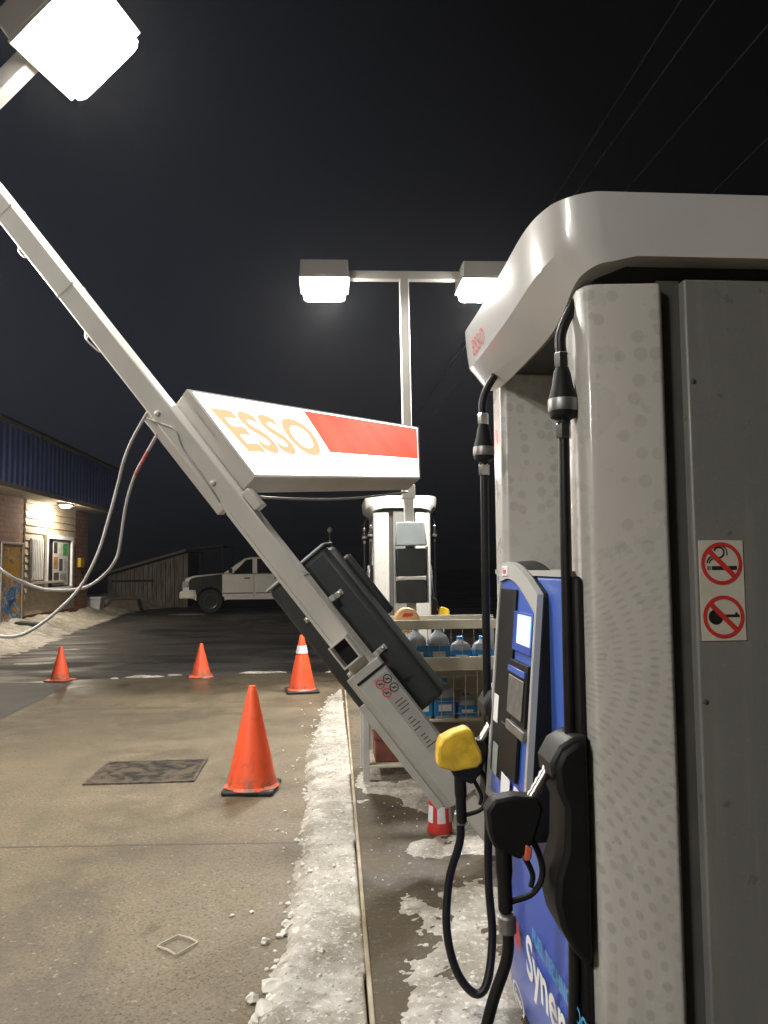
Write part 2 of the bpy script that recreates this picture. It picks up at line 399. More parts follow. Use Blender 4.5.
# snow: height fields that dip under the slab, so the edges are ragged
def snowfield(name, x0, x1, y0, y1, step, fn, z0):
    nu, nv = max(2, int((x1-x0)/step)), max(2, int((y1-y0)/step))
    mb = MB(); mb.grid(nu, nv, lambda u, v: (x0+u*(x1-x0), y0+v*(y1-y0), z0+fn(x0+u*(x1-x0), y0+v*(y1-y0))))
    bm = bmesh.new(); me = bpy.data.meshes.new(name)
    hid = {i for i, p in enumerate(mb.v) if p.z < z0-.012}
    mb.f = [f for f in mb.f if not all(i in hid for i in f)]
    o = mb.build(name, M_snow, smooth=180, recalc=False); bm.free(); bpy.data.meshes.remove(me)
    return tag(o, kind='stuff')
edge = [(1.2, -.30), (2.2, -.27), (2.6, -.245), (2.9, -.205), (3.5, -.172), (4.7, -.178), (5.6, -.190), (6.3, -.195), (6.6, -.15), (7.4, -.13), (8.3, -.09), (9.1, -.03), (9.7, .10), (10.1, .25)]
def strip_h(x, y):
    xl = lerp_tab(edge, y)-.035*sm(6, 3.2, y)+.035*fbm(x*3, y*4.5, 3.)+.02*noise.noise((y*19, x*9, 1.))
    t = (x-xl)
    h = .055*sm(0, .11, t)-.012+.006*fbm(x*5, y*5)+.006*fbm(x*30, y*30, 5.)
    if t < .0: h -= .05*sm(0, .06, -t)
    h += .02*sm(6.0, 6.5, y)*sm(7.4, 6.8, y)*(.5+fbm(x*7, y*7))
    if x > xk(y)-.012: h = min(h, .058)
    return h
snowfield('snow_strip', -.48, .165, 1.2, 10.0, .0135, lambda x, y: strip_h(x, y) if x < xk(y)-.005 else -.05, .004)
def patch_h(blobs, amp, th, fr):
    def f(x, y):
        m = 0.
        for bx, by, rx, ry in blobs: m = max(m, 1-(((x-bx)/rx)**2+((y-by)/ry)**2)**.5)
        if m <= 0: return -.05
        return amp*(sm(0, .6, m)+.9*fbm(x*fr, y*fr, 2.)-th)+.004*fbm(x*40, y*40, 1.)-.002
    return f
snowfield('snow_patch', .18, 2.2, 4.6, 6.3, .02, patch_h([(.55, 5.4, .55, .7), (.9, 5.2, .5, .5)], .022, .42, 4.), .06)
snowfield('snow_patch', .18, 1.3, 1.2, 4.5, .016, patch_h([(.50, 2.75, .32, .75), (.42, 2.2, .27, .5), (.75, 4.2, .45, .30), (.62, 3.4, .35, .35)], .016, .44, 5.), .06)
def bank_h(x, y):
    outer = lerp_tab([(10, -5.1), (13.5, -5.5), (17.5, -5.85), (22, -6.3), (28, -6.9), (30.5, -6.3), (34, -5.6), (38, -4.2)], y)+.25*fbm(x*.9, y*.9, 4.)
    wall = -7.95 if y < 26 else -9.9
    t = outer-x
    return .02*sm(0, .2, t)+.26*sm(.1, 1.5, t)*(1+.55*fbm(x*1.6, y*1.6, 2.))+.18*sm(26.5, 29, y)*sm(.2, .9, t)-.012+.03*fbm(x*5, y*5)-(.1 if t < -.1 else 0)
snowfield('snow_bank', -10.2, -4.6, 11.5, 33.5, .09, bank_h, 0.)
snowfield('snow_patch', -3.2, .6, 10.9, 11.9, .03, patch_h([(-2.62, 11.32, .30, .09), (-2.2, 11.45, .12, .06), (-.95, 11.55, .42, .10), (-1.75, 11.1, .15, .05), (-3.0, 11.2, .08, .05), (.15, 11.45, .2, .08)], .022, .22, 5.), .004)
snowfield('snow_patch', -6.0, .5, 12.3, 27., .12, patch_h([(-4.8, 13.2, .45, .22), (-4.6, 26.2, .9, .4), (-4.9, 15.4, .3, .2)], .012, .46, 2.2), 0.)
lm = MB()
def lump(x, y, r, z=.004):
    bm = bmesh.new(); bmesh.ops.create_icosphere(bm, subdivisions=2, radius=1.)
    sx, sy, sz = r*random.uniform(.8, 1.25), r*random.uniform(.8, 1.25), r*random.uniform(.5, .8); q = random.random()*50
    vs = []
    for v in bm.verts:
        k = 1+.55*noise.noise(v.co*1.3+V((q, q, 0)))+.30*noise.noise(v.co*4+V((q, 0, q)))
        vs.append((x+v.co.x*sx*k, y+v.co.y*sy*k, z+sz*.55+v.co.z*sz*k))
    lm.add(vs, [[w.index for w in f.verts] for f in bm.faces]); bm.free()
for px, py, r in ((252, 1000, .026), (272, 988, .04), (290, 985, .032), (279, 1002, .035), (268, 1014, .04), (285, 1015, .04), (256, 1022, .03), (299, 1004, .03), (276, 968, .02), (288, 925, .026), (297, 935, .028), (284, 933, .02), (265, 942, .018), (292, 915, .02), (300, 905, .022)):
    p = at(px, py, z=.01); lump(p.x, p.y, r)
for _ in range(190):
    y = 1.6+8*random.random()**1.5; lump(lerp_tab(edge, y)-random.expovariate(22)+.05, y, random.uniform(.005, .015))
for _ in range(300):                                                  # crumbs lying on the crust
    y = 1.5+7.5*random.random()**1.4; x = random.uniform(lerp_tab(edge, y)+.04, xk(y)-.01); lump(x, y, min(.012, random.expovariate(260)+.0022), .004+max(0, strip_h(x, y))-.002)
for _ in range(60):
    y = random.uniform(2.3, 5.5); lump(random.uniform(.2, .75), y, random.uniform(.003, .007), .06)
tag(lm.build('snow_lumps', pmat('loose_snow', (.66, .64, .58), .6, 0, .12, 14, bump=.4, bscale=60), smooth=22), kind='stuff')

g = G('cone_orange'); X, Y, Z = g.xyz()
c = g.mix(g.noise(6., 5), (.80, .090, .028), (.92, .130, .045))
c = g.mix(g.mapr(g.noise(14., 8, vec=g.comb(X, Y, g.math('MULTIPLY', Z, .5)), dist=1.), .55, .70, 0, .3), c, (.33, .060, .028))
c = g.mix(g.mapr(g.noise(60., 5), .64, .72, 0, .4), c, (.13, .055, .035))
c = g.mix(g.math('MULTIPLY', g.mapr(Z, .16, .03), g.mapr(g.noise(20., 5), .40, .62)), c, (.22, .12, .08))
M_orange = g.out(c, g.mapr(g.noise(10.), .3, .7, .32, .55))
# steel cover sunk in the drive, and the loop of wire
t = empty('ground_cover', (-1.35, 6.07, .004))
tag(t, 'rusty dark rectangular steel cover set in the concrete drive near a tall cone', 'cover')
g = G('rusty_plate'); n1 = g.noise(11., 8, dist=.8); c = g.mix(g.mapr(n1, .42, .58), (.007, .006, .005), (.085, .064, .040)); c = g.mix(g.mapr(g.noise(35., 5), .6, .68), c, (.085, .072, .05)); g.bump(g.noise(50.), .5, .006); M_rust = g.out(c, .5)
mb = MB(); mb.add([(-.375, -.285, .010), (.355, -.29, .010), (.355, .29, .010), (-.39, .305, .010)], [(0, 1, 2, 3)]); mb.build('plate', M_rust, t, smooth=0)
mb = MB(); mb.frame(lambda a, b, d: (a, b, d), -.405, .385, -.31, .33, (.027, .027, .022, .025), -.002, .014)
mb.build('frame', pmat('frame_iron', (.10, .080, .058), .6, .3, .5, 20), t, bevel=.003)
lp = [at(*q, z=.014) for q in ((157, 946), (178, 935), (198, 942), (176, 955))]
pts = []
for i in range(4):
    a, b = lp[i], lp[(i+1) % 4]
    pts += [a.lerp(b, .04), a.lerp(b, .5)+V((.004, .006, 0)), a.lerp(b, .96)]
pts.append(pts[0])
o = MB().tube(pts, .0036, 8, caps=False).build('cord_loop', pmat('cord', (.50, .46, .36), .7)); tag(o, 'small pale loop of bent cord lying diamond shaped on concrete', 'cord')

# ------------------------------------------------------------------ traffic cones
def cone(name_label, p, h, rb, base_w, base_h, black, band=None, group='orange cones around the damaged pole', rz=0., tilt=0.):
    t = empty('traffic_cone', (p.x, p.y, .004), rz); tag(t, name_label, 'cone', group)
    bm_ = black and M_cbase or M_orange
    o = MB().box(-base_w/2, base_w/2, -base_w/2, base_w/2, 0, base_h).build('base', bm_, t, bevel=base_h*.4)
    r1 = rb*.16; H = h-base_h
    pr = [(rb*1.12, base_h-.003), (rb, base_h+.02*h)]
    for k in range(1, 9): pr.append((rb+(r1-rb)*k/8, base_h+.02*h+(H-.02*h-.01)*k/8))
    pr += [(r1*.8, h), (r1*.55, h)]
    MB().lathe(pr, seg=32).build('cone_body', M_orange, t)
    if band:
        a, b = band; rr = lambda z: rb+(r1-rb)*(z-base_h)/(h-base_h)+.004
        MB().lathe([(rr(a)-.01, a), (rr(a), a), (rr(b), b), (rr(b)-.01, b)], seg=32).build('reflective_collar', M_reflect, t)
    t.rotation_euler.x = tilt
    return t
cone('plain tall orange cone with thick black base, nearest the camera beside the snow strip', at(252, 790, z=0), .715, .172, .355, .035, True, rz=R(-7))
cone('tall orange cone with white reflective collar and black base', at(302, 692, z=0), .70, .165, .40, .035, True, (.475, .57), rz=R(8))
cone('small orange cone on the asphalt edge between the two other cones of the back row', at(201, 677, z=0), .475, .135, .33, .02, False, rz=R(12))
cone('small orange cone farthest left, nearest the brick shop', at(60, 681, z=0), .475, .13, .32, .02, False, rz=R(-10), tilt=R(-1.5))

# ------------------------------------------------------------------ fuel dispensers
HW = .385                                                             # half width across the island
def bonnet_pt(s, v, side=-1, off=0.):
    """s along the front 0..1, v from the upper (0) to the lower (1) edge"""
    y = -.57+1.26*s; q = abs(2*s-1); bx = 1-q**8; bz = 1-q**3; bb = 1-q**5
    x = HW+.012+.098*bx+.006*sin(pi*v)-(.020+.014*bx)*v
    x -= .215*bb*max(0., v-.625)
    z = 2.428-.045*bz-(.182-.045*bz+.098*bb)*v
    d_ = min(s, 1-s)*1.26                                             # round the corner towards the end face
    if d_ < .060: x -= .060*(1-max(0., 1-((.060-d_)/.060)**2)**.5)
    return V((side*(x+off), y, z))
def FX(z): return -.425-.062*(1.50-z)/.75                              # slanted face of the payment head
def make_nozzle(parent, y, cover, nl):
    dx, dz = (-.022, .028) if cover != 'yellow' else (0, 0)
    n = MB()
    # grip with the hose end, body and guard
    n.tube(spline([(-.570, y, .60), (-.572, y, .70), (-.572, y, .78), (-.560, y, .835), (-.535, y, .87)], 5), [.018]*5+[.021]*5+[.026]*5+[.030]*5+[.027], 12)
    n.prism([(-.600, .765), (-.535, .735), (-.500, .78), (-.475, .855), (-.488, .882), (-.545, .890), (-.600, .882), (-.618, .855), (-.612, .80)], 'y', y-.030, y+.030)
    body = n.build('nozzle', M_black, parent, bevel=.008)
    if nl: body['label'] = nl
    gd = MB().tube(spline([(-.515, y, .80), (-.485, y, .745), (-.475, y, .69), (-.500, y, .645), (-.560, y, .625)], 6), .008, 8)
    gd.tube(spline([(-.545, y, .78), (-.520, y, .735), (-.500, y, .69), (-.505, y, .66)], 5), .007, 8).build('trigger_guard', M_black, body)
    sp = MB(); pts = [V((-.505, y, .868))*(1-k/16)+V((-.425, y, .995))*(k/16) for k in range(17)]
    sp.tube(pts, [.0125 if k % 2 else .0155 for k in range(17)], 12).build('spout', M_steel, body)
    MB().tube([(-.522, y, .845), (-.503, y, .872)], .024, 12).build('splash_ring', pmat('green_plastic', (.02, .16, .05), .5) if cover == 'yellow' else M_black, body)
    if cover == 'yellow':
        c = MB(); c.prism([(-.655, .80), (-.652, .870), (-.640, .895), (-.60, .915), (-.555, .928), (-.535, .922), (-.520, .88), (-.505, .850), (-.500, .815), (-.52, .795), (-.60, .785)], 'y', y-.043, y+.043)
        c.build('nozzle_cover', M_yellow, body, bevel=.009, seg=2, smooth=30)
    else:
        MB().prism([(-.528, .735), (-.512, .735), (-.506, .765), (-.524, .775)], 'y', y-.034, y+.034).build('grade_tag', pmat('orange_tag', (.55, .12, .06), .5), body, bevel=.004)
    for o in [body]+list(body.children): o.data.transform(Matrix.Translation((dx, 0, dz)))
    return body
def make_side(t, s):
    """everything on one fuelling face; s = -1 builds it on -x, +1 turned half round"""
    M = Matrix.Identity(4) if s < 0 else Matrix.Rotation(pi, 4, 'Z')
    def P(mb, name, mat, par=t, **k): return mb.build(name, mat, par, M=M, **k)
    # lower door, bowed a little in height, full length of the face
    d = MB()
    prof = [(.02, -.385), (.05, -.402), (.16, -.413), (.32, -.417), (.50, -.413), (.64, -.404), (.715, -.394), (.73, -.385)]
    d.grid(8, len(prof)-1, lambda u, v: (prof[round(v*(len(prof)-1))][1]+.004*abs(u*2-1)**6+.05*max(0,u-.86)**1.5*8, -.46+.885*u, prof[round(v*(len(prof)-1))][0]))
    door = P(d, 'door', M_dblue, smooth=60, solid=.012, recalc=True)
    e = MB().tube([M @ V((-.372, .432, z)) for z in (.02, .2, .5, .73)], .012, 8); e.build('door_edge_trim', M_lgrey, door)
    def dm(y0, z0, flip=1): # text plane on the door: u runs from far to near
        def f(u, v):
            z = z0+v; x = lerp_tab(prof, z)
            return M @ V((x-.012, y0-u, z))
        return f
    mapped(text('Synergy', .172, .0035, align='LEFT'), dm(.005, .300)).build('lettering', M_wprint, door, smooth=0)
    mapped(text('FUEL TECHNOLOGY', .056, .0012, align='LEFT'), dm(-.070, .392)).build('lettering', M_cyan, door, smooth=0)
    ov = ring(.040, .048, 40, 1.5, 1.); ov = mapped(ov, dm(.16, .085)); ov.build('emblem_ring', M_wprint, door, smooth=0)
    mapped(text('Esso', .046, .0012), dm(.16, .085)).build('lettering', M_wprint, door, smooth=0)
    rs = random.Random(3)
    for cy_, cz_, rad_, mt_ in ((.115, .305, .052, M_red), (.165, .325, .036, M_wprint)):   # brush-like bursts
        sw = MB(); ps = []
        for k in range(20):
            a = 2*pi*k/20; r = rad_*(rs.uniform(.75, 1.1) if k % 2 else rs.uniform(.35, .5)); ps.append((r*cos(a), r*1.25*sin(a), 0))
        sw.add([(0, 0, 0)]+ps, [(0, 1+k, 1+(k+1) % 20) for k in range(20)])
        mapped(sw, dm(cy_, cz_)).build('burst_emblem', mt_, door, smooth=0)
    # blue middle panel and black side strips behind the hoses
    mp = MB().box(-.400, -.20, -.43, .43, .735, 1.455); mid = P(mp, 'blue_panel', M_blue, bevel=.01)
    q = MB().box(-.406, -.20, -.432, .432, 1.456, 1.472); P(q, 'panel_cap', M_lgrey, mid)
    q = MB().box(-.412, -.387, -.500, -.465, .0, 1.46); P(q, 'holster_backing', M_black, bevel=.012)
    q = MB().box(-.405, -.30, .432, .51, .735, 1.10); P(q, 'holster_backing', M_black, bevel=.012)
    # fine print on the far edge of the blue panel
    q = MB()
    for k in range(12): q.add([M @ V((-.4012, .42, 1.42-.022*k)), M @ V((-.4012, .34+.008*(k*7 % 3), 1.42-.022*k)), M @ V((-.4012, .34+.008*(k*7 % 3), 1.41-.022*k)), M @ V((-.4012, .42, 1.41-.022*k))], [(0, 1, 2, 3)])
    q.build('fine_print', M_wprint, mid, smooth=0)
    # payment head
    ys = [-.235+.505*k/14 for k in range(15)]
    def top(y): u = (y+.235)/.505; return 1.405+.095*sin(min(1., u*1.25)*pi/2)-.012*max(0, u-.8)/.2
    hd = MB(); outer = [(-.235, .71)]+[(y, top(y)) for y in ys]+[(.27, .71)]
    n = len(outer)
    hd.add([M @ V((FX(z)+.012, y, z)) for y, z in outer]+[M @ V((-.33, y, z+.004)) for y, z in outer],
           [list(range(n)), list(range(n, 2*n))[::-1]]+[(i, (i+1) % n, n+(i+1) % n, n+i) for i in range(n)])
    head = hd.build('payment_head', M_black, t, bevel=.010, smooth=40)
    fr = MB(); inn = [(-.213, .735)]+[(y*.907, top(y)-.055) for y in ys]+[(.245, .735)]
    vs = []
    for dx in (.0, .018):
        vs += [M @ V((FX(z)+dx, y, z)) for y, z in outer]; vs += [M @ V((FX(z)+dx, y, z)) for y, z in inn]
    fs = []
    for i in range(n):
        j = (i+1) % n
        fs += [(i, j, n+j, n+i), (2*n+i, 3*n+i, 3*n+j, 2*n+j), (i, 2*n+i, 2*n+j, j), (n+i, n+j, 3*n+j, 3*n+i)]
    fr.add(vs, fs); fr.build('face_frame', M_lgrey, head, smooth=40)
    def facep(y0, y1, z0, z1, off, name, mat, par=head, th=.006, bev=.0015):
        m = MB(); m.hexa([M @ V((FX(z)+off, y, z)) for y, z in ((y0, z0), (y1, z0), (y1, z1), (y0, z1))],
                         [M @ V((FX(z)+off-th, y, z)) for y, z in ((y0, z0), (y1, z0), (y1, z1), (y0, z1))])
        return m.build(name, mat, par, bevel=bev)
    pl = MB(); ii = [(-.211, .737)]+[(y*.9, top(y)-.057) for y in ys]+[(.243, .737)]
    pl.add([M @ V((FX(z)+.010, y, z)) for y, z in ii], [list(range(len(ii)))]); pl.build('face_plate', M_blue, head, smooth=0)
    facep(.02, .235, .80, 1.41, .008, 'side_bar', M_black)
    facep(-.205, .015, 1.225, 1.345, .008, 'screen_bezel', M_dblue, th=.010)
    facep(-.195, -.045, 1.250, 1.338, -.003, 'screen', M_screen, th=.002)
    facep(-.20, .015, 1.02, 1.195, .008, 'card_reader', M_black, th=.014)
    facep(-.175, .0, 1.035, 1.150, -.007, 'reader_window', M_dsteel, th=.004)
    facep(-.19, .01, 1.160, 1.178, -.007, 'reader_lip', M_blue, th=.006)
    facep(-.21, .0, .985, 1.012, .008, 'reader_shelf', M_dsteel, th=.02)
    facep(.16, .225, .965, 1.055, .001, 'notice', M_wprint, th=.002)
    facep(-.12, .10, .845, .985, .006, 'receipt_slot', M_black, th=.010)
    facep(.13, .20, .80, .90, .001, 'grade_label', M_mgrey, th=.002); facep(-.05, .06, .765, .835, .001, 'grade_label', M_wprint, th=.002)
    facep(-.20, -.10, .765, .835, .001, 'grade_label', M_wprint, th=.002)
    bd = facep(.135, .215, 1.452, 1.486, .0, 'badge', M_wprint, th=.003, bev=.001)
    bt = text('Esso', .026, .0008); mapped(bt, lambda u, v: M @ V((FX(1.469+v)-.0045, .175-u, 1.469+v))); bt.build('lettering', M_red, head, smooth=0)
    # recessed upper panel with hand lettering, and the inner edge strips
    q = MB().box(-.15, -.10, -.385, .385, 1.475, 2.24); P(q, 'upper_panel', M_panel, bevel=.004)
    # holsters
    for yc in (-.465, .33):
        h = MB(); h.prism([(-.400, .53), (-.420, .535), (-.448, .57), (-.475, .62), (-.488, .68), (-.482, .74), (-.462, .80), (-.458, .90), (-.476, .945), (-.480, 1.00), (-.462, 1.035), (-.43, 1.055), (-.400, 1.06)], 'y', yc-.075, yc+.075)
        hl = P(h, 'holster', M_black, bevel=.014, smooth=40)
        h = MB().prism([(-.486, .965), (-.490, 1.005), (-.466, 1.047), (-.43, 1.068), (-.398, 1.072), (-.398, 1.035), (-.43, 1.03), (-.455, 1.0)], 'y', yc-.062, yc+.062); P(h, 'holster_hood', pmat('holster_grey', (.022, .022, .021), .5, spec=.3), hl, bevel=.008)
    for yc, cv, nl in ((-.455, 'black', None), (.30, 'yellow', None)):
        mbp = empty('pivot', (0, 0, 0)) if False else None
        nz = make_nozzle(t, yc, cv, 'nozzle in a yellow cover' if cv == 'yellow' else None)
        if s > 0:
            for o in [nz]+list(nz.children): o.data.transform(M)
        if False: pass
    # hoses with breakaway couplings
    def hose(x, y, swing, low, xn, ox=0.):
        top_ = MB(); pts = [(x+.10, y, 2.25), (x+.035, y, 2.165), (x, y, 2.09), (x, y, 2.02)]
        top_.tube([M @ V(p) for p in spline(pts, 6)], .0145, 12)
        h = MB(); q = [(x, y, 1.82), (x-.002, y, 1.5), (x-.004, y, 1.1), (x-.006, y, .7), (x-.012, y, .40)]+swing+[(xn, y, .40), (-.572+ox, y, .53), (-.570+ox, y, .62)]
        h.tube([M @ V(p) for p in spline(q, 8)], .0145, 12); h.v += []; off = len(h.v)
        h.add(top_.v, top_.f)
        ho = h.build('hose', M_rubber, t)
        b = MB(); b.lathe([(.017, 2.0), (.022, 1.985), (.028, 1.95), (.036, 1.92), (.036, 1.905), (.036, 1.88), (.033, 1.87), (.018, 1.862), (.018, 1.85)], (x, y, 0)); P(b, 'breakaway', M_black, ho)
        b = MB(); b.lathe([(.0375, 1.885), (.0385, 1.889), (.0385, 1.913), (.0375, 1.917)], (x, y, 0)); P(b, 'breakaway_band', M_dsteel, ho)
        for z0 in (1.815, 2.0): P(MB().lathe([(.019, z0), (.0200, z0+.003), (.0200, z0+.037), (.018, z0+.04)], (x, y, 0), seg=6), 'coupling', M_steel, ho, smooth=20)
        b = MB(); b.lathe([(.0155, .585), (.022, .59), (.022, .625), (.018, .63)], (-.570+ox, y, 0)); P(b, 'swivel', M_dsteel, ho)
    hose(-.418, -.47, [(-.45, -.47, .17), (-.54, -.48, .055), (-.68, -.48, .085), (-.69, -.47, .19)], 0, -.64, -.022)
    hose(-.462, .33, [(-.470, .30, .22), (-.50, .26, .085), (-.545, .26, .055), (-.60, .285, .12), (-.628, .30, .25)], 0, -.612)
def make_dispenser():
    t = empty('fuel_dispenser', (0, 0, 0))
    MB().box(-.33, .33, -.50, .50, 0, .735).build('cabinet', M_lgrey, t, bevel=.006)
    MB().box(-.36, .36, -.555, .555, -.004, .025).build('plinth', M_dsteel, t, bevel=.004)
    for s in (-1, 1):
        for e in (-1, 1):
            poly = [(s*.165, e*.375), (s*.365, e*.375), (s*.385, e*.395), (s*.385, e*.500), (s*.372, e*.530), (s*.350, e*.541), (s*.190, e*.556), (s*.178, e*.545), (s*.178, e*.46)]
            c = MB().prism(poly, 'z', .0, 2.20)
            c.build('column', M_col, t, bevel=.006, seg=3, smooth=25)
        for e in (-1, 1):
            MB().box(min(s*.118, s*.1775), max(s*.118, s*.1775), min(e*.40, e*.515), max(e*.40, e*.530), 0, 2.22).build('recess_strip', M_recess, t)
    for e in (-1, 1):
        MB().box(-.118, .118, min(e*.40, e*.545), max(e*.40, e*.545), .0, 2.215).build('end_panel', M_panel, t, bevel=.006, seg=2)
    MB().box(-.335, .335, -.50, .62, 2.20, 2.262).build('head_beam', M_gap, t)
    for e in (-1, 1):
        for zz in (.35, 1.15, 1.95):
            for xx in (-.105, .105): MB().lathe([(.003, -.004), (.006, -.003), (.0065, .0), (.0065, .002)], (xx, e*.546 if e < 0 else .5475, zz), 'y', 10).build('screw', M_dsteel, t)
    # bonnet: two bowed fronts, the flat ends and the top, one shell
    b = MB(); ns, nv = 72, 8; loops = []
    for side in (-1, 1):
        rows = []
        for i in range(ns+1):
            s = .5-.5*cos(pi*i/ns)
            rows.append([bonnet_pt(s, v/nv, side) for v in range(nv+1)])
        loops.append(rows)
    vs = []; fs = []
    for rows in loops:
        for r_ in rows: vs += r_
    K = nv+1
    for sd in (0, 1):
        o = sd*(ns+1)*K
        for i in range(ns):
            for v in range(nv): fs.append((o+i*K+v, o+(i+1)*K+v, o+(i+1)*K+v+1, o+i*K+v+1))
    o2 = (ns+1)*K
    # top: from the upper edges up to a flat crown
    crown = len(vs)
    for sd, side in ((0, -1), (1, 1)):
        for i in range(ns+1): vs.append(V((side*.25, -.57+1.26*(.5-.5*cos(pi*i/ns)), 2.428-.01*sin(pi*i/ns))))
    for i in range(ns):
        fs += [(i*K, (i+1)*K, crown+i+1, crown+i), (o2+i*K, crown+ns+1+i, crown+ns+2+i, o2+(i+1)*K), (crown+i, crown+i+1, crown+ns+2+i, crown+ns+1+i)]
    # underside
    und = len(vs)
    for sd, side in ((0, -1), (1, 1)):
        for i in range(ns+1): vs.append(V((side*.25, -.57+1.26*(.5-.5*cos(pi*i/ns)), 2.262)))
    for i in range(ns):
        fs += [(i*K+nv, und+i, und+i+1, (i+1)*K+nv), (o2+i*K+nv, o2+(i+1)*K+nv, und+ns+2+i, und+ns+1+i), (und+i, und+ns+1+i, und+ns+2+i, und+i+1)]
    # end faces
    for i in (0, ns):
        a = [i*K+v for v in range(K)]; c = [o2+i*K+v for v in range(K)][::-1]
        fs.append([crown+i]+a+[und+i, und+ns+1+i]+c+[crown+ns+1+i])
    b.add(vs, fs); bon = b.build('bonnet', M_cap, t, bevel=.008, seg=3, smooth=17)
    for ye in (-.571, .6905): MB().box(.118, .120, ye, ye+.0015, 2.265, 2.424).build('seam', M_gap, bon, smooth=0)
    for side in (-1, 1):
        tx = text('ESSO', .085, .0, space=1.12)
        def f(u, v, side=side):
            y = (.27-u) if side < 0 else (-.0+u)
            s = (y+.57)/1.26; p = bonnet_pt(s, .42-v/.25, side, .004); return p
        mapped(tx, f).build('lettering', M_red, bon, smooth=0)
    make_side(t, -1); make_side(t, 1)
    # warning sticker on the near end panel
    st = MB().box(-.1075, .0075, -.5480, -.5455, 1.297, 1.546).build('warning_sticker', M_stick, t, bevel=.0008)
    def pict(cx, cz, kind):
        F = lambda u, v: V((cx+u, -.5492, cz+v)); F2 = lambda u, v: V((cx+u, -.5488, cz+v))
        m = mapped(ring(.0435, .053, 44), F)
        k = .0442*cos(R(45)); w = .0045
        m.add([F(-k-w, k-w), F(-k+w, k+w), F(k+w, -k+w), F(k-w, -k-w)], [(0, 1, 2, 3)]); m.build('prohibition_ring', M_red, st, smooth=0)
        q = MB()
        if kind == 'smoke':
            q.add([F2(-.026, -.016), F2(.039, -.016), F2(.039, -.006), F2(-.026, -.006)], [(0, 1, 2, 3)])
            for xx in (-.037, -.032): q.add([F2(xx, -.016), F2(xx+.003, -.016), F2(xx+.003, -.006), F2(xx, -.006)], [(0, 1, 2, 3)])
            def arc(c, r, a0, a1, w):
                vs = []
                for i in range(13):
                    a = a0+(a1-a0)*i/12; vs += [F2(c[0]+(r-w)*cos(a), c[1]+(r-w)*sin(a)), F2(c[0]+(r+w)*cos(a), c[1]+(r+w)*sin(a))]
                q.add(vs, [(2*i, 2*i+1, 2*i+3, 2*i+2) for i in range(12)])
            arc((-.020, .001), .017, pi*.45, pi, .002); arc((-.020, .001), .011, pi*.45, pi, .0016)
            arc((-.006, .028), .013, -pi*.5, pi*.9, .0022); arc((-.004, .026), .019, -pi*.1, pi*.7, .0016)
        else:
            q.add([F2(.041, .006), F2(.0, .006), F2(.0, -.001), F2(.041, -.001)], [(0, 1, 2, 3)])
            rr = ring(.009, .019, 24); rr.v = [p+V((-.020, .0, 0)) for p in rr.v]; q.add([F2(p.x, p.y) for p in rr.v], rr.f)
            q.add([F2(-.022+.019*cos(a)*.6, .019*sin(a)) for a in [2*pi*i/16 for i in range(16)]], [list(range(16))])
            q.add([F2(.030, .006), F2(.036, .006), F2(.036, .011), F2(.030, .011)], [(0, 1, 2, 3)])
        q.build('pictogram', M_ink, st, smooth=0)
    pict(-.050, 1.488, 'smoke'); pict(-.050, 1.356, 'key')
    tx = text('TO PAY', .05, .0015); mapped(tx, lambda u, v: V((-.1512, -.12+v*.9, 1.62+u))).build('lettering', M_ink, t, smooth=0)
    return t
disp = make_dispenser(); disp.location = (1.03, 2.40, .06)
tag(disp, 'tall fuel dispenser filling the right side with no smoking sticker on its grey end', 'fuel pump', 'fuel dispensers on the island')
disp2 = copy_tree(disp); disp2.location = (1.0, 10.75, .06)
tag(disp2, 'distant white fuel dispenser seen behind the light pole that holds grey towel boxes', 'fuel pump', 'fuel dispensers on the island')

# ------------------------------------------------------------------ light poles
def lamp_head(t, cx, z, lens):
    h = MB(); w = .285
    h.hexa([(cx-w, -w, z-.11), (cx+w, -w, z-.11), (cx+w, w, z-.11), (cx-w, w, z-.11)], [(cx-w*.97, -w*.97, z+.085), (cx+w*.97, -w*.97, z+.085), (cx+w*.97, w*.97, z+.085), (cx-w*.97, w*.97, z+.085)])
    hd = h.build('lamp_head', M_white, t, bevel=.012)
    MB().frame(lambda a, b, d: (a, b, d), cx-w-.008, cx+w+.011, -w-.008, w+.011, .03, z-.132, z-.1105).build('lens_frame', M_white, hd, bevel=.004)
    k = w-.028; q = .985
    sk = MB(); n_ = 12                                                 # prismatic skirt of the lens, then its bright flat bottom
    def rr(f, zz, e=14.):
        out = []
        for i in range(4*n_):
            a = 2*pi*(i+.5)/(4*n_); c_, s_ = cos(a), sin(a); m_ = (abs(c_)**e+abs(s_)**e)**(-1/e); out.append((cx+c_*m_*k*f, s_*m_*k*f, zz))
        return out
    rows = [rr(1, z-.120), rr(.995, z-.17), rr(.97, z-.222), rr(.90, z-.240)]
    N4 = 4*n_; vs = [p for r_ in rows for p in r_]
    sk.add(vs, [(r_*N4+i, r_*N4+(i+1) % N4, (r_+1)*N4+(i+1) % N4, (r_+1)*N4+i) for r_ in range(3) for i in range(N4)]).build('lens_skirt', M_lens_side, hd, smooth=40)
    MB().add(rr(.90, z-.2395), [list(range(N4))[::-1]]).build('lens', lens, hd, smooth=0, recalc=False)

def make_pole(t, H, w=.0625, lens=None):
    MB().box(-w, w, -w, w, .0, H-.03).build('pole', M_pole, t, bevel=.010, seg=2)
    MB().box(-.14, .14, -.14, .14, -.005, .02).build('base_plate', M_dsteel, t, bevel=.004)
    MB().box(-.685, .685, -.048, .048, H-.03, H+.075).build('cross_arm', M_pole, t, bevel=.008)
    for s in (-1, 1): lamp_head(t, s*.955, H+.03, lens or M_lens)
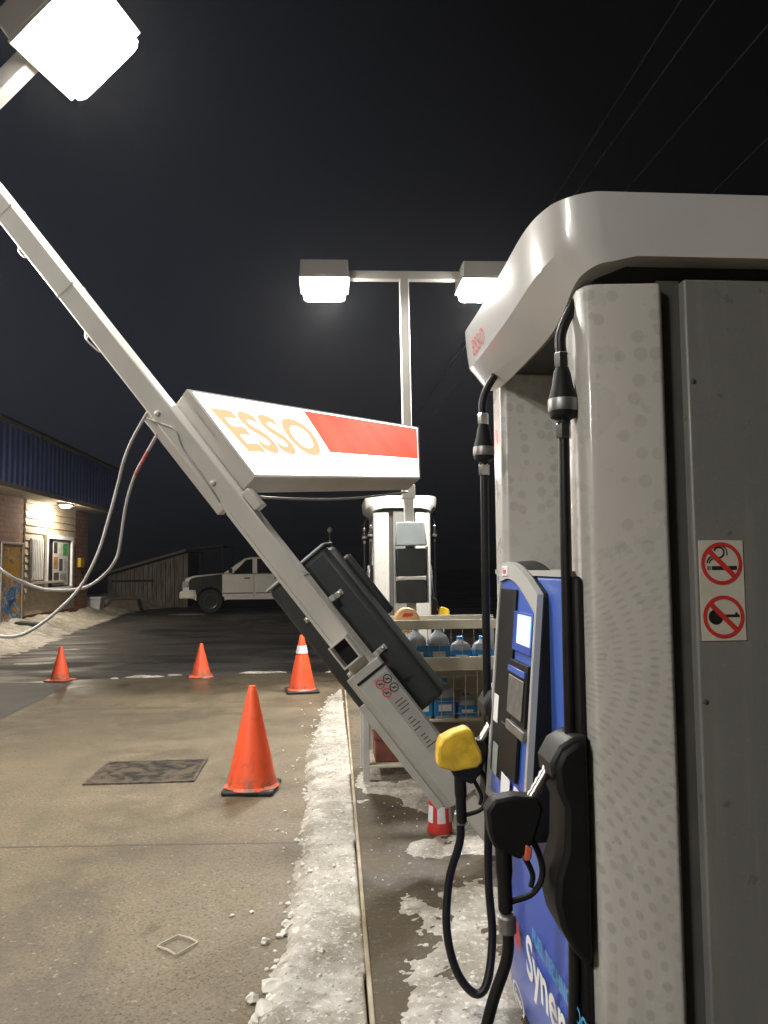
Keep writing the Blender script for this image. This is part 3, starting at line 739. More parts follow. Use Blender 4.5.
# upright pole behind
p2 = empty('light_pole', (.982, 9.0, .06)); p2.rotation_euler = (0, R(-.55), 0)
make_pole(p2, 4.95, .055)
tag(p2, 'upright white light pole with two lit lamps and grey towel boxes', 'light pole', 'light poles at the fuel islands')
bx = MB(); bx.hexa([(-.185, -.20, 1.72), (.185, -.20, 1.72), (.185, -.07, 1.72), (-.185, -.07, 1.72)], [(-.165, -.13, 2.0), (.165, -.13, 2.0), (.165, -.06, 2.0), (-.165, -.06, 2.0)])
dsp = bx.build('towel_box', M_mgrey, p2, bevel=.015)
for a, b in ((1.37, 1.69), (1.06, 1.325)):
    MB().box(-.175, .175, -.19, -.06, a, b).build('towel_drawer', M_dgrey, dsp, bevel=.02)
q = MB().box(-.16, .16, -.205, -.06, 1.328, 1.366); q.build('shelf_strip', M_white, dsp, bevel=.006)
for s in (-1, 1): MB().box(min(s*.180, s*.195), max(s*.180, s*.195), -.19, -.05, 1.06, 1.71).build('side_plate', M_mgrey, dsp, bevel=.004)
q = MB().lathe([(.0, -.012), (.022, -.012), (.024, .0), (.022, .004), (.0, .004)], (0, -.058, 2.37), 'y', 16); q.build('bolt_hole', M_dsteel, p2)
q = MB().box(-.075, .075, -.075, .075, 2.28, 2.44); q.build('pole_collar', M_pole, p2, bevel=.006)

# leaning pole, knocked over towards the lane
F0 = V((.945, 4.0, .06)); J0 = V((-2.117, 4.5, 3.975)); L0 = V((-1.378, 4.28, 4.549))
ez = (J0-F0).normalized(); ex = (L0-J0); ex = (ex-ez*ex.dot(ez)).normalized(); ey = ez.cross(ex)
M1 = Matrix((ex, ey, ez)).transposed().to_4x4(); M1.translation = F0; M1i = M1.inverted(); HP = (J0-F0).length
def loc(px, py, y):
    """point of the leaning pole's own frame, on the plane y, seen at a pixel"""
    o = M1i @ V((0, 0, HC)); d = (M1i @ at(px, py, Y=4.)) - o; return o+d*((y-o.y)/d.y)
p1 = empty('light_pole', (0, 0, 0), M=M1)
tag(p1, 'white light pole knocked over and leaning left with lit sign box', 'light pole', 'light poles at the fuel islands')
make_pole(p1, HP+.10, lens=M_lens_tilt)
# channel, conduit and joints on the pole
MB().tube([(-.052, -.071, 1.41), (-.052, -.071, 2.32)], .010, 8).build('conduit', M_pole, p1)
q = MB().box(-.118, -.0645, -.025, .06, 2.36, 3.06); q.build('cable_channel', M_pole, p1, bevel=.006)
for z in (1.80, 3.9, 4.5):
    MB().frame(lambda a, b, d: (a, b, d), -.0645, .0645, -.0645, .0645, .0024, z, z+.006).build('pole_band', M_pole, p1)
for x, z in ((-.02, 3.0), (-.015, 2.5)): MB().lathe([(.006, -.016), (.014, -.012), (.016, -.004), (.016, .004)], (x, -.0665, z), 'y', 10).build('bolt', M_pole, p1)
MB().tube(spline([(-.066, -.02, 3.66), (-.088, -.02, 3.63), (-.092, -.02, 3.60), (-.078, -.02, 3.52), (-.066, -.02, 3.52)], 5), .0055, 8).build('wire_hook', M_steel, p1)
MB().tube(spline([(-.066, -.02, 4.32), (-.085, -.02, 4.29), (-.080, -.02, 4.24), (-.066, -.02, 4.24)], 5), .0055, 8).build('wire_hook', M_steel, p1)
q = MB().tube(spline([(-.085, -.065, 3.02), (-.03, -.075, 2.93), (.0, -.072, 2.86), (-.03, -.074, 2.75), (-.035, -.074, 2.6), (-.05, -.07, 2.4)], 7), .006, 8); q.build('loose_wire', M_cable, p1)
q = MB().box(.066, .115, -.05, .05, 2.24, 2.36); q.build('sign_bracket', M_white, p1, bevel=.004)
# bin / wash unit bolted to the back of the pole
c = MB(); c.prism([(-.198, .11), (-.208, .14), (-.208, .30), (-.185, .335), (.19, .335), (.215, .30), (.215, .14), (.205, .11)], 'z', .84, 1.87)
unit = c.build('waste_unit', M_dgrey, p1, bevel=.03, seg=3); unit['label'] = 'dark grey waste bin bolted along the back of the leaning pole'
q = MB().prism([(.08, .336), (.10, .41), (.225, .41), (.245, .38), (.245, .336)], 'z', 1.36, 1.78); q.build('bin_lid', M_dgrey, unit, bevel=.02)
q = MB().box(-.211, .218, .105, .31, 1.872, 1.89); q.build('rim', M_mgrey, unit, bevel=.012)
for z in (1.60, 1.22):
    for s in (-1, 1):
        cl = MB().prism([(s*.0655, .03), (s*.0655, .055), (s*.085, .055), (s*.085, .108), (s*.135, .108), (s*.135, .098), (s*.095, .098), (s*.095, .03)], 'z', z, z+.03).build('clamp', M_lgrey, p1, bevel=.002)
        MB().lathe([(.004, -.02), (.010, -.018), (.010, .0)], (s*.118, .097, z+.015), 'y', 8).build('clamp_bolt', M_steel, cl)
# square stub with its open end
st = MB(); o4 = (-.058, .057, 1.275, 1.415); w = .010
st.frame(lambda a, b, d: (a, d, b), o4[0], o4[1], o4[2], o4[3], w, -.14, -.064)
sb = st.build('square_stub', M_pole, p1, bevel=.002)
MB().box(o4[0]+w, o4[1]-w, -.075, -.066, o4[2]+w, o4[3]-w).build('stub_shade', M_black, sb)  # black plate painting the shade inside the open tube
# lower casing with instruction plate
cs = MB().prism([(-.112, -.05), (-.108, -.062), (-.066, -.094), (-.062, -.100), (.108, -.100), (.108, -.04), (.07, -.0), (-.07, -.0)], 'z', .40, 1.225).build('pole_casing', M_lgrey, p1, bevel=.004)
MB().prism([(-.155, -.030), (-.155, -.045), (-.1085, -.066), (-.108, -.03)], 'z', .42, 1.075).build('side_flange', M_lgrey, cs, bevel=.002)
ip = MB().box(.018, .104, -.1035, -.1008, .68, 1.14).build('instruction_plate', pmat('plate_grey', (.33, .32, .31), .5), p1, bevel=.001)
for cx, cz in ((.036, 1.105), (.084, 1.105), (.036, 1.05), (.084, 1.05)):
    mapped(ring(.0185, .0245, 28), lambda u, v: V((cx+u, -.1042, cz+v))).build('prohibition_ring', M_red if cx < .06 else M_ink, ip, smooth=0)
    m = MB(); m.add([(cx-.013, -.1040, cz+.010), (cx-.010, -.1040, cz+.013), (cx+.013, -.1040, cz-.010), (cx+.010, -.1040, cz-.013)], [(0, 1, 2, 3)]); m.add([(cx-.009, -.1041, cz-.004), (cx+.010, -.1041, cz-.004), (cx+.010, -.1041, cz+.003), (cx-.009, -.1041, cz+.003)], [(0, 1, 2, 3)]); m.build('pictogram', M_ink, ip, smooth=0)
m = MB(); rs = random.Random(5)
for k in range(14):
    z = .98-.021*k; a = .027+.012*rs.random(); b = .06+.036*rs.random()
    if k % 5 == 4: continue
    m.add([(a, -.1041, z), (b, -.1041, z), (b, -.1041, z+.005), (a, -.1041, z+.005)], [(0, 1, 2, 3)])
m.build('fine_print', M_ink, ip, smooth=0)
# strap across the casing
MB().box(-.062, .15, -.1065, -.1010, 1.165, 1.180).build('strap', M_black, p1)
# lit sign box: a bent, tapering flag bolted along the pole
A, B, C_, D = at(187, 389, Y=4.30), at(418.8, 427, Y=5.9), at(420.3, 478.4, Y=5.9), at(254.7, 477, Y=4.22)
nn = (B-A).cross(D-A).normalized()
o_ = V((0, 0, HC)); d_ = C_-o_; C_ = o_+d_*((A-o_).dot(nn)/d_.dot(nn))          # keep the face flat
if nn.y > 0: nn = -nn
A2, D2 = A-nn*.14, D-nn*.15; B2, C2 = B-nn*.14, C_-nn*.14
sg = MB(); sg.hexa([M1i @ (p-nn*.035) for p in (A, B, C_, D)], [M1i @ p for p in (A2, B2, C2, D2)])
sbx = sg.build('sign_box', M_pole, p1, bevel=.006); sbx['label'] = 'white sign box lit from inside with red letters and a red panel'
def sp(u, v, off=.004):
    """u along the sign, v downwards"""
    p = A.lerp(B, u).lerp(D.lerp(C_, u), v); return M1i @ (p+nn*off)
PU = .36                                                             # nearer half takes more of the picture
f = MB(); f.grid(24, 6, lambda u, v: sp(.012+.976*u, .03+.94*v, .002)); f.build('sign_face', M_sface, sbx, smooth=180)
e_ = [sp(k/12, 0, 0) for k in range(12)]+[sp(1, k/4, 0) for k in range(4)]+[sp(1-k/12, 1, 0) for k in range(12)]+[sp(0, 1-k/4, 0) for k in range(4)]
i_ = [sp(.012+.976*k/12, .03, 0) for k in range(12)]+[sp(.988, .03+.94*k/4, 0) for k in range(4)]+[sp(.988-.976*k/12, .97, 0) for k in range(12)]+[sp(.012, .97-.94*k/4, 0) for k in range(4)]
nv_ = (M1i.to_3x3() @ nn)*.05; m_ = len(e_); rm = MB()
rm.add(e_+i_+[p-nv_ for p in e_], [q for k in range(m_) for q in ((k, (k+1) % m_, m_+(k+1) % m_, m_+k), (k, 2*m_+k, 2*m_+(k+1) % m_, (k+1) % m_))]); rm.build('face_rim', M_pole, sbx, smooth=30)
def px_u(px, v):                                                     # sign coordinate under a pixel column
    lo, hi = 0., 1.
    for _ in range(40):
        m_ = (lo+hi)/2; p = M1 @ sp(m_, v); d = p-V((0, 0, HC)); x = 384+FPX*d.dot(rt)/d.dot(fw)
        if x < px: lo = m_
        else: hi = m_
    return (lo+hi)/2
ua, ub = px_u(303, .06), px_u(329, .62)
f = MB(); f.grid(16, 5, lambda u, v: sp((ua+(ub-ua)*v)+(.985-(ua+(ub-ua)*v))*u, .05+.60*v, .005)); f.build('red_panel', M_sred, sbx, smooth=180)
# lettering lies along the sign, leaning with the pole
u0_, u1_ = px_u(219, .35), px_u(322, .75)
tx = text('ESSO', 1., .035); xs = [p.x for p in tx.v]; ys_ = [p.y for p in tx.v]; xa, xb, ya, yb = min(xs), max(xs), min(ys_), max(ys_)
mapped(tx, lambda x, y: sp(px_u(214, .3)+(px_u(316, .55)-px_u(214, .3))*(x-xa)/(xb-xa)+.03*(1-(y-ya)/(yb-ya)), .72-.52*(y-ya)/(yb-ya), .006)).build('lettering', M_sletter, sbx, smooth=0)
q = MB().tube(spline([M1i @ (D2.lerp(C2, k/6)+V((0, 0, -.012-.035*sin(pi*k/6)))) for k in range(7)], 4), .007, 8); q.build('sign_wire', M_cable, sbx)
# loose cables from the pole to the shop
def cable(px, label, tail):                                          # both run on to the lamp at the far end of the fallen cross arm
    pts = [at(x, y, Y=yy) for x, y, yy in px]+tail
    o = MB().tube(spline(pts, 10), .0092, 8).build('power_cable', M_cable); return tag(o, label, 'cable', 'loose cables hanging from the leaning pole')
cable([(152, 404, 4.32), (147, 413, 4.3), (133, 438, 4.29), (124, 460, 4.28), (118, 484, 4.28), (108, 521, 4.25), (98, 553, 4.2), (83, 583, 4.15), (66, 603, 4.1), (41, 624, 4.05), (17, 636, 4.0), (-10, 635, 4.0)], 'pale cable hanging steeply from the leaning pole, lower of the two at left edge', [V((-2.15, 4.1, 1.28)), V((-2.55, 4.4, 1.75)), V((-2.75, 4.65, 2.6)), M1 @ V((-.93, .02, HP+.0))])
c2 = [(163, 426, 4.34), (157, 435, 4.3), (145, 456, 4.3), (135, 475, 4.3), (126, 505, 4.3), (119.5, 547, 4.3), (115, 561, 4.29), (103, 576, 4.28), (83, 588, 4.25), (50, 590, 4.22), (25, 583, 4.2), (0, 569, 4.15)]
cable(c2, 'pale cable with a red stretch, sagging and rising again at left edge', [V((-2.1, 4.25, 1.85)), V((-2.5, 4.5, 2.5)), M1 @ V((-.90, -.03, HP+.0))])
o = MB().tube(spline([at(*q[:2], Y=4.3) for q in c2[1:4]], 10), .0100, 8).build('red_tape', pmat('red_insulation', (.50, .10, .09), .5)); o.parent = [x for x in COL.objects if x.name.startswith('power_cable')][-1]

# another pole of the next island, behind the photographer: same kind of lamp
p3 = copy_tree(p2); p3.location = (-4.6, -2.6, .0); p3.rotation_euler = (0, 0, R(25))
tag(p3, 'upright light pole of the next island behind the camera', 'light pole', 'light poles at the fuel islands')

# ------------------------------------------------------------------ rack with washer fluid, post and bollard
t = empty('display_rack', (.24, 5.4, .06)); tag(t, 'cream framed outdoor rack holding blue washer fluid jugs behind the leaning pole', 'rack')
for x, y in ((0, 0), (0, .42), (.98, 0), (.98, .42)): MB().box(x, x+.045, y, y+.045, 0, 1.10).build('post', M_lgrey, t, bevel=.003)
for z, h in ((1.045, .065), (.755, .095)):
    MB().box(-.005, 1.03, -.03, -.002, z, z+h).build('rail', M_cream, t, bevel=.004); MB().box(-.005, 1.03, .468, .49, z, z+h).build('rail', M_cream, t, bevel=.004)
for z in (.77, .40, .10): MB().box(.046, .979, .0, .46, z, z+.018).build('shelf', M_cream, t, bevel=.002)
q = MB()
for k in range(6): q.tube([(.55+.086*k, -.004, .42), (.55+.086*k, -.004, .745)], .0026, 6)
for k in range(4): q.tube([(.52, -.008, .46+.085*k), (1.0, -.008, .46+.085*k)], .0026, 6)
for k in range(12): q.tube([(.05+.082*k, -.004, .86), (.05+.082*k, -.004, 1.04)], .0022, 6)
q.tube([(.04, -.008, .93), (1.0, -.008, .93)], .0022, 6); q.build('wire_mesh', M_steel, t)
MB().box(.05, .97, .455, .465, .12, .735).build('back_board', pmat('dim_board', (.50, .47, .40), .7), t)
M_jug = pmat('jug_white', (.40, .45, .50), .4, 0, .06, 10); M_jlab = pmat('jug_label_blue', (.015, .22, .55), .4, 0, .25, 25); M_jblue = pmat('jug_fluid_blue', (.03, .15, .33), .3, 0, .15, 9)
def make_jug():
    j = empty('washer_fluid_jug', (0, 0, 0))
    b = MB(); w = .075
    sec = [(0, .94), (.01, 1.), (.15, 1.), (.18, .93), (.205, .70), (.222, .38), (.235, .30), (.25, .30)]
    vs = []
    for z, k in sec:
        for a in range(16):
            A_ = 2*pi*a/16; c_, s_ = cos(A_), sin(A_); m_ = (abs(c_)**5+abs(s_)**5)**(-.2); vs.append((c_*m_*w*k, s_*m_*w*.8*k, z))
    b.add(vs, [(i*16+a, i*16+(a+1) % 16, (i+1)*16+(a+1) % 16, (i+1)*16+a) for i in range(len(sec)-1) for a in range(16)]+[list(range(16))[::-1], [(len(sec)-1)*16+a for a in range(16)]])
    b.build('bottle', M_jug, j, smooth=50)
    MB().box(-.0775, .0775, -.0630, .0630, .015, .145).build('label_band', M_jlab, j, bevel=.012)
    MB().box(-.045, .045, -.0645, -.0632, .05, .095).build('label_patch', M_wprint, j)
    MB().lathe([(.026, .245), (.026, .268), (.02, .272)], seg=14).build('cap', M_jlab, j)
    return j
jug = make_jug(); first = True
spots = [('left end of upper shelf', .385, .79, 0), ('upper shelf, second from left', .545, .79, 0), ('upper shelf, third from left', .705, .79, -.06), ('right end of upper shelf', .865, .79, -.06),
         ('left end of lower shelf', .42, .42, 0), ('middle of lower shelf', .58, .42, 0)]
spots += [('lower shelf behind the wire mesh', .74, .42, .12)]
for nm, x, z, dz in spots:
    o = jug if first else copy_tree(jug); first = False
    o.location = (.24+x, 5.4+.09, .06+z)
    if dz < 0: o.scale = (.95, .95, .72)
    elif dz > 0: o.scale = (.9, .9, .6)
    else: o.scale = (1.02, 1., 1.0)
    tag(o, 'blue labelled white washer fluid jug, '+nm, 'jug', 'washer fluid jugs on the rack')
o = MB().lathe([(.05, -.055), (.085, -.05), (.092, -.03), (.092, .03), (.085, .05), (.05, .055)], (0, 0, 0), 'y', 28).build('round_tub', pmat('tan_plastic', (.62, .36, .15), .5, 0, .15, 12), bevel=.004)
o.location = (.575, 5.62, 1.155); tag(o, 'round tan tub with a dark red mark above the blue jugs', 'tub')
m = MB(); m.add([(-.04, -.0565, .025), (.035, -.0565, .03), (.045, -.0565, .05), (-.02, -.0565, .055)], [(0, 1, 2, 3)]); m.build('printed_mark', M_red, o, smooth=0)
o = MB().box(-.22, .22, -.15, .15, 0, .15).box(-.23, .23, -.16, .16, .151, .165).build('storage_crate', pmat('brown_red_box', (.20, .065, .045), .7, 0, .3, 7), bevel=.006); o.location = (.55, 5.62, .18); tag(o, 'brownish red crate on the bottom shelf of the rack', 'crate')
# red and white marker post standing by the pole foot
t = empty('marker_post', (.625, 4.40, .06)); tag(t, 'short red marker post with white squares, behind the leaning pole foot', 'marker')
MB().lathe([(.070, 0), (.072, .01), (.068, .03), (.052, .34), (.045, .36), (.02, .365)], seg=24).build('post', pmat('marker_red', (.52, .035, .03), .45), t)
q = MB()
for z in (.06, .19):
    for a0 in (-2.2, -1.1, .0, 1.1, 2.2):
        vs = []
        for i in range(5):
            a = a0-pi/2+.7*i/4-.35; r = .071-.052*(z/.33)*.33; r2 = .071-.052*((z+.1)/.33)*.33
            vs += [(r*cos(a), r*sin(a), z), (r2*cos(a), r2*sin(a), z+.09)]
        q.add(vs, [(2*i, 2*i+2, 2*i+3, 2*i+1) for i in range(4)])
q.build('white_square', M_reflect, t)

# ------------------------------------------------------------------ shop
sh = empty('brick_shop', (-7.9, 20., 0)); tag(sh, 'low brick shop with blue corrugated metal fascia and lit soffit', 'shop')
def W(x0, x1, y0, y1, z0, z1, name, mat, par=sh, **k): return MB().box(x0+7.9, x1+7.9, y0-20, y1-20, z0, z1).build(name, mat, par, **k)
W(-18, -7.9, 6, 26.1, -.1, 3.62, 'wall', M_brick)
W(-18.5, -7.02, 5.6, 26.3, 3.40, 3.47, 'soffit', M_soff)
W(-18.4, -7.10, 5.7, 26.2, 3.475, 4.75, 'fascia_core', M_gap)
fb = MB(); y = 5.7; pts = []
while y < 26.2:
    pts += [(-7.06, y), (-7.06, y+.12), (-7.02, y+.15), (-7.02, y+.27)]; y += .30
poly = [(x+7.9, yy-20) for x, yy in pts]+[(-7.09+7.9, pts[-1][1]-20), (-7.09+7.9, 5.7-20)]
fb.prism(poly, 'z', 3.475, 4.78); fs_ = fb.build('fascia', M_fascia, sh, smooth=0)
W(-18.5, -6.98, 5.6, 26.35, 4.782, 4.86, 'roof_edge', pmat('roof_edge_metal', (.36, .34, .31), .5), fs_, bevel=.01)
W(-18.5, -7.0, 5.6, 26.32, 4.863, 4.92, 'roof', pmat('roof_red', (.20, .05, .04), .6))
W(-7.06, -7.0, 5.6, 26.33, 3.36, 3.472, 'fascia_trim', M_trim)
sd = MB(); z = .35; prof = []
while z < 3.36: prof += [(.012, z+.26), (.040, z)]; z += .265
poly = [(0, .35)]+sorted([(x, zz) for x, zz in prof], key=lambda q: (q[1], -q[0]))+[(0, 3.36)]
poly = [(0, .35)]; z = .35
while z < 3.33: poly += [(.045, z+.004), (.016, z+.193)]; z += .197
poly += [(0, z)]
mb = MB()
n_ = len(poly)
mb.prism([(x+.0, zz) for x, zz in poly], 'y', 20.72-20, 24.7-20); mb.build('siding', M_siding, sh, smooth=0)
# framed poster case, louvred panel, corner box
pc = W(-7.9, -7.80, 21.95, 24.15, .93, 2.52, 'poster_case', M_trim)
W(-7.799, -7.785, 22.12, 23.98, 1.02, 2.42, 'case_backing', M_black, pc); pp = W(-7.784, -7.775, 22.50, 23.80, 1.08, 2.38, 'poster', pmat('poster_paper', (.50, .50, .48), .5), pc)
rs = random.Random(11)
for ya, yb, za, zb, cc in ((22.55, 22.85, 2.0, 2.32, (.03, .03, .03)), (22.95, 23.2, 1.9, 2.3, (.42, .40, .36)), (23.3, 23.72, 1.95, 2.3, (.05, .28, .08)), (22.56, 22.9, 1.55, 1.9, (.30, .16, .07)), (23.0, 23.3, 1.5, 1.85, (.06, .06, .08)), (23.4, 23.7, 1.5, 1.85, (.40, .40, .42)), (22.58, 23.0, 1.14, 1.45, (.08, .05, .07)), (23.1, 23.65, 1.16, 1.42, (.25, .25, .27))): W(-7.7745, -7.772, ya, yb, za, zb, 'picture_patch', pmat('patch_%d%d' % (ya*100, za*100), cc, .5, 0, .4, 9), pp)
MB().frame(lambda a, b, d: (d+7.9, a-20, b), 21.95, 24.15, .93, 2.52, .11, -7.799, -7.74).build('case_frame', M_wprint, pc)
lv = W(-7.86, -7.82, 21.02, 21.9, 1.26, 2.38, 'louvre_panel', pmat('louvre_white', (.50, .49, .45), .5))
for k in range(7): MB().box(.081, .105, 1.05+.12*k, 1.09+.12*k, 1.30, 2.34).build('louvre', M_wprint, lv)
W(-7.86, -7.72, 21.0, 23.4, 1.16, 1.22, 'sill_board', M_trim)
W(-7.9, -7.80, 25.05, 25.42, 1.60, 1.90, 'meter_box', pmat('meter_yellow', (.70, .42, .02), .5), bevel=.01)
for ly in (22.15, 16.2):  # the nearer lamp is out of view, added to brighten the shop front
    sl = W(-7.50, -7.18, ly-.25, ly+.25, 3.33, 3.398, 'soffit_lamp', M_lgrey)
    MB().lathe([(.14, -.0), (.14, -.02), (.11, -.05), (.03, -.06)], (.56, ly-20, 3.329), 'z', 20).build('lamp_lens', M_lens2, sl)
pb = empty('poster_board', (-7.74, 19.55, .14)); tag(pb, 'tall framed board with a blue and orange abstract print against the brick wall', 'poster board')
mb = MB().box(-.03, .0, -.66, .68, 0, 2.08).build('backing', M_black, pb); MB().box(.001, .006, -.60, .62, .06, 2.02).build('print', M_post1, pb)
mb = MB(); mb.frame(lambda a, b, d: (d, a, b), -.66, .68, 0, 2.08, .055, .001, .03)
mb.build('frame', M_lgrey, pb, bevel=.006)
o = MB().prism([(-.32, 0), (.32, 0), (.26, .26), (-.26, .30)], 'y', -.22, .22).build('planter_box', pmat('dark_green_box', (.02, .035, .025), .6), bevel=.02); o.location = (-7.2, 19.3, 0); tag(o, 'low dark green box on the snow under the poster board', 'box')

# ------------------------------------------------------------------ shed, block, bin and far roof
t = empty('wooden_shed', (-8.6, 31., 0)); tag(t, 'low weathered wooden shed with sloping roof behind the snow bank', 'shed')
mb = MB(); rs = random.Random(2); x = 0.
while x < 2.95:
    zt = 1.30+.29*x; d = rs.uniform(0, .02)
    mb.hexa([(x+.006, -d, .0), (x+.165, -d, .0), (x+.165, .04-d, .0), (x+.006, .04-d, .0)], [(x+.006, -d, zt-.05), (x+.165, -d, zt), (x+.165, .04-d, zt), (x+.006, .04-d, zt-.05)]); x += .172
mb.build('wall_boards', M_wood, t)
mb = MB().box(.0, 2.98, .045, 3.2, 0, 1.25); mb.hexa([(0, .045, 1.251), (2.98, .045, 1.251), (2.98, 3.2, 1.251), (0, 3.2, 1.251)], [(0, .045, 1.26), (2.98, .045, 2.12), (2.98, 3.2, 2.12), (0, 3.2, 1.26)]); mb.build('body', pmat('dark_boards', (.05, .045, .04), .9), t)
mb = MB(); mb.hexa([(-.25, -.25, 1.26), (3.05, -.25, 2.20), (3.05, 3.4, 2.20), (-.25, 3.4, 1.26)], [(-.25, -.25, 1.36), (3.05, -.25, 2.30), (3.05, 3.4, 2.30), (-.25, 3.4, 1.36)]); mb.build('roof', pmat('shed_roof', (.20, .19, .18), .8), t)
mb = MB().box(.15, 1.75, -.06, -.021, 1.02, 1.10); mb.build('cross_board', pmat('dark_boards', (.05, .045, .04), .9), t)
o = MB().prism([(-.62, 0), (.62, 0), (.50, .42), (-.48, .42)], 'y', -.3, .3).build('concrete_block', pmat('block_brown', (.13, .105, .075), .85, 0, .3, 6, bump=.3), bevel=.04); o.location = (-7.25, 28.3, .02); tag(o, 'brownish concrete barrier block in snow before the wooden shed', 'block')
o = MB().prism([(-.25, 0), (.25, 0), (.30, .52), (-.30, .52)], 'y', -.25, .25).box(-.32, .32, -.28, .28, .521, .60).build('storage_bin', pmat('bin_white', (.55, .56, .58), .5), bevel=.02); o.location = (-7.95, 27.0, .0); tag(o, 'small whitish storage bin at the corner of the brick shop', 'bin')
t = empty('open_carport', (-6.4, 36., 0)); tag(t, 'dark open carport with a thin lit roof edge behind the pickup', 'carport')
mb = MB(); mb.hexa([(-.1, 0, 2.36), (1.6, 0, 2.52), (1.6, 4, 2.60), (-.1, 4, 2.44)], [(-.1, 0, 2.42), (1.6, 0, 2.58), (1.6, 4, 2.66), (-.1, 4, 2.50)]); mb.build('roof', pmat('carport_roof', (.20, .13, .09), .7), t)
for x, y in ((0, .2), (1.5, .2), (0, 3.8), (1.5, 3.8)): MB().box(x, x+.1, y, y+.1, 0, 2.35+.09*x).build('post', M_gap, t)
t = empty('marker_pole', (.08, 22., 0)); tag(t, 'thin dark pole with small round pale cap beyond the leaning pole', 'pole')
MB().tube([(0, 0, 0), (0, 0, 2.52)], .03, 10).build('pole', M_gap, t); MB().lathe([(.02, -.08), (.07, -.03), (.075, .03), (.04, .08), (.01, .09)], (0, 0, 2.58), 'z', 14).build('cap', M_lgrey, t)

# ------------------------------------------------------------------ pickup, facing left
t = empty('pickup_truck', (-4.95, 26.6, 0)); tag(t, 'white pickup truck with dark front fender parked facing left', 'pickup')
M_tw = pmat('truck_white', (.72, .71, .68), .35, 0, .04, 3, coat=.4); M_tb = pmat('truck_dark', (.007, .007, .008), .5, 0, .2, 5, spec=.3)
M_glass = pmat('dark_glass', (.010, .011, .012), .08, 0, .1, 4); M_tyre = pmat('tyre', (.014, .014, .014), .8); M_rim = pmat('rim', (.22, .22, .22), .35, .8)
WT = 1.95
low = [(.05, .55), (.05, 1.0), (.14, 1.16), (.30, 1.23), (1.40, 1.32), (3.72, 1.32), (3.74, 1.30), (5.75, 1.28), (5.78, .55), (5.2, .50)]
def arch(cx, r, a0=0., a1=pi, n=10): return [(cx+r*cos(a0+(a1-a0)*k/n), .42+r*sin(a0+(a1-a0)*k/n)) for k in range(n+1)]
body = low[:]+[(5.05, .48)]+arch(4.58, .47)+[(4.05, .46), (1.5, .46)]+arch(.98, .48)+[(.45, .48)]
MB().prism(body, 'y', .04, WT-.04).build('body', M_tw, t, bevel=.07, seg=3, smooth=30)
cab = [(1.35, 1.325), (2.10, 1.86), (2.35, 1.905), (3.55, 1.90), (3.70, 1.82), (3.78, 1.325)]
MB().prism(cab, 'y', .16, WT-.16).build('cab', M_tw, t, bevel=.09, seg=3, smooth=35)
fd = [(.26, .80), (.27, 1.12), (.34, 1.19), (.50, 1.232), (1.36, 1.318), (1.37, .56)]+[p for p in arch(.98, .47) if p[0] < 1.36]+[(.50, .62), (.47, .80)]
MB().prism(fd, 'y', .005, .045).build('front_fender', M_tb, t, bevel=.01, smooth=30)
hp = [(.12, 1.175), (.42, 1.24), (1.38, 1.328), (1.38, 1.352), (.42, 1.275), (.15, 1.20)]
MB().prism(hp, 'y', .02, WT-.02).build('hood', M_tw, t, bevel=.01, smooth=30)
for x0, x1, wd in ((1.39, 2.44, [(1.72, 1.34), (2.16, 1.80), (2.38, 1.845), (2.38, 1.34)]), (2.48, 3.45, [(2.54, 1.34), (2.54, 1.845), (3.38, 1.84), (3.42, 1.34)])):
    d = MB().prism([(x0, .56), (x1, .56), (x1, 1.318), (x0, 1.318)], 'y', .012, .038).build('door', M_tw, t, bevel=.008)
    MB().box(x1-.32, x1-.12, -.012, .010, 1.16, 1.20).build('handle', M_tb, d, bevel=.006)
    MB().prism(wd, 'y', .148, .162).build('window', M_glass, t)
    MB().box(x0+.02, x1-.02, .002, .011, .66, .69).build('door_moulding', M_tb, d)
MB().prism([(1.44, 1.36), (2.05, 1.825), (2.07, 1.815), (1.47, 1.355)], 'y', .22, WT-.22).build('windscreen', M_glass, t)
for cx in (.98, 4.58):
    for yy in (.02, WT-.27):
        w_ = MB().lathe([(.20, .0), (.38, .0), (.405, .03), (.405, .22), (.38, .25), (.2, .25)], (cx, yy, .405), 'y', 28).build('wheel', M_tyre, t)
        MB().lathe([(.03, .012), (.10, .004), (.20, .012), (.235, -.006), (.245, .004), (.245, .03)], (cx, yy, .405), 'y', 20).build('rim', M_rim, w_)
MB().prism([(-.06, .50), (.45, .50), (.45, .78), (.06, .78), (-.06, .74)], 'y', .0, WT).build('bumper', M_tw, t, bevel=.04)
MB().prism([(.0, .80), (.16, .80), (.16, 1.15), (.05, 1.14)], 'y', .35, WT-.35).build('grille', M_tb, t, bevel=.02)
for y0 in (.02, WT-.32): MB().prism([(.02, .90), (.24, .90), (.27, 1.08), (.06, 1.10)], 'y', y0-.028, y0+.30).build('headlight', pmat('headlamp', (.40, .41, .42), .15, 0, .2, 30), t, bevel=.02)
mr = MB().box(1.60, 1.72, -.16, .03, 1.36, 1.52).build('wing_mirror', M_tb, t, bevel=.03)

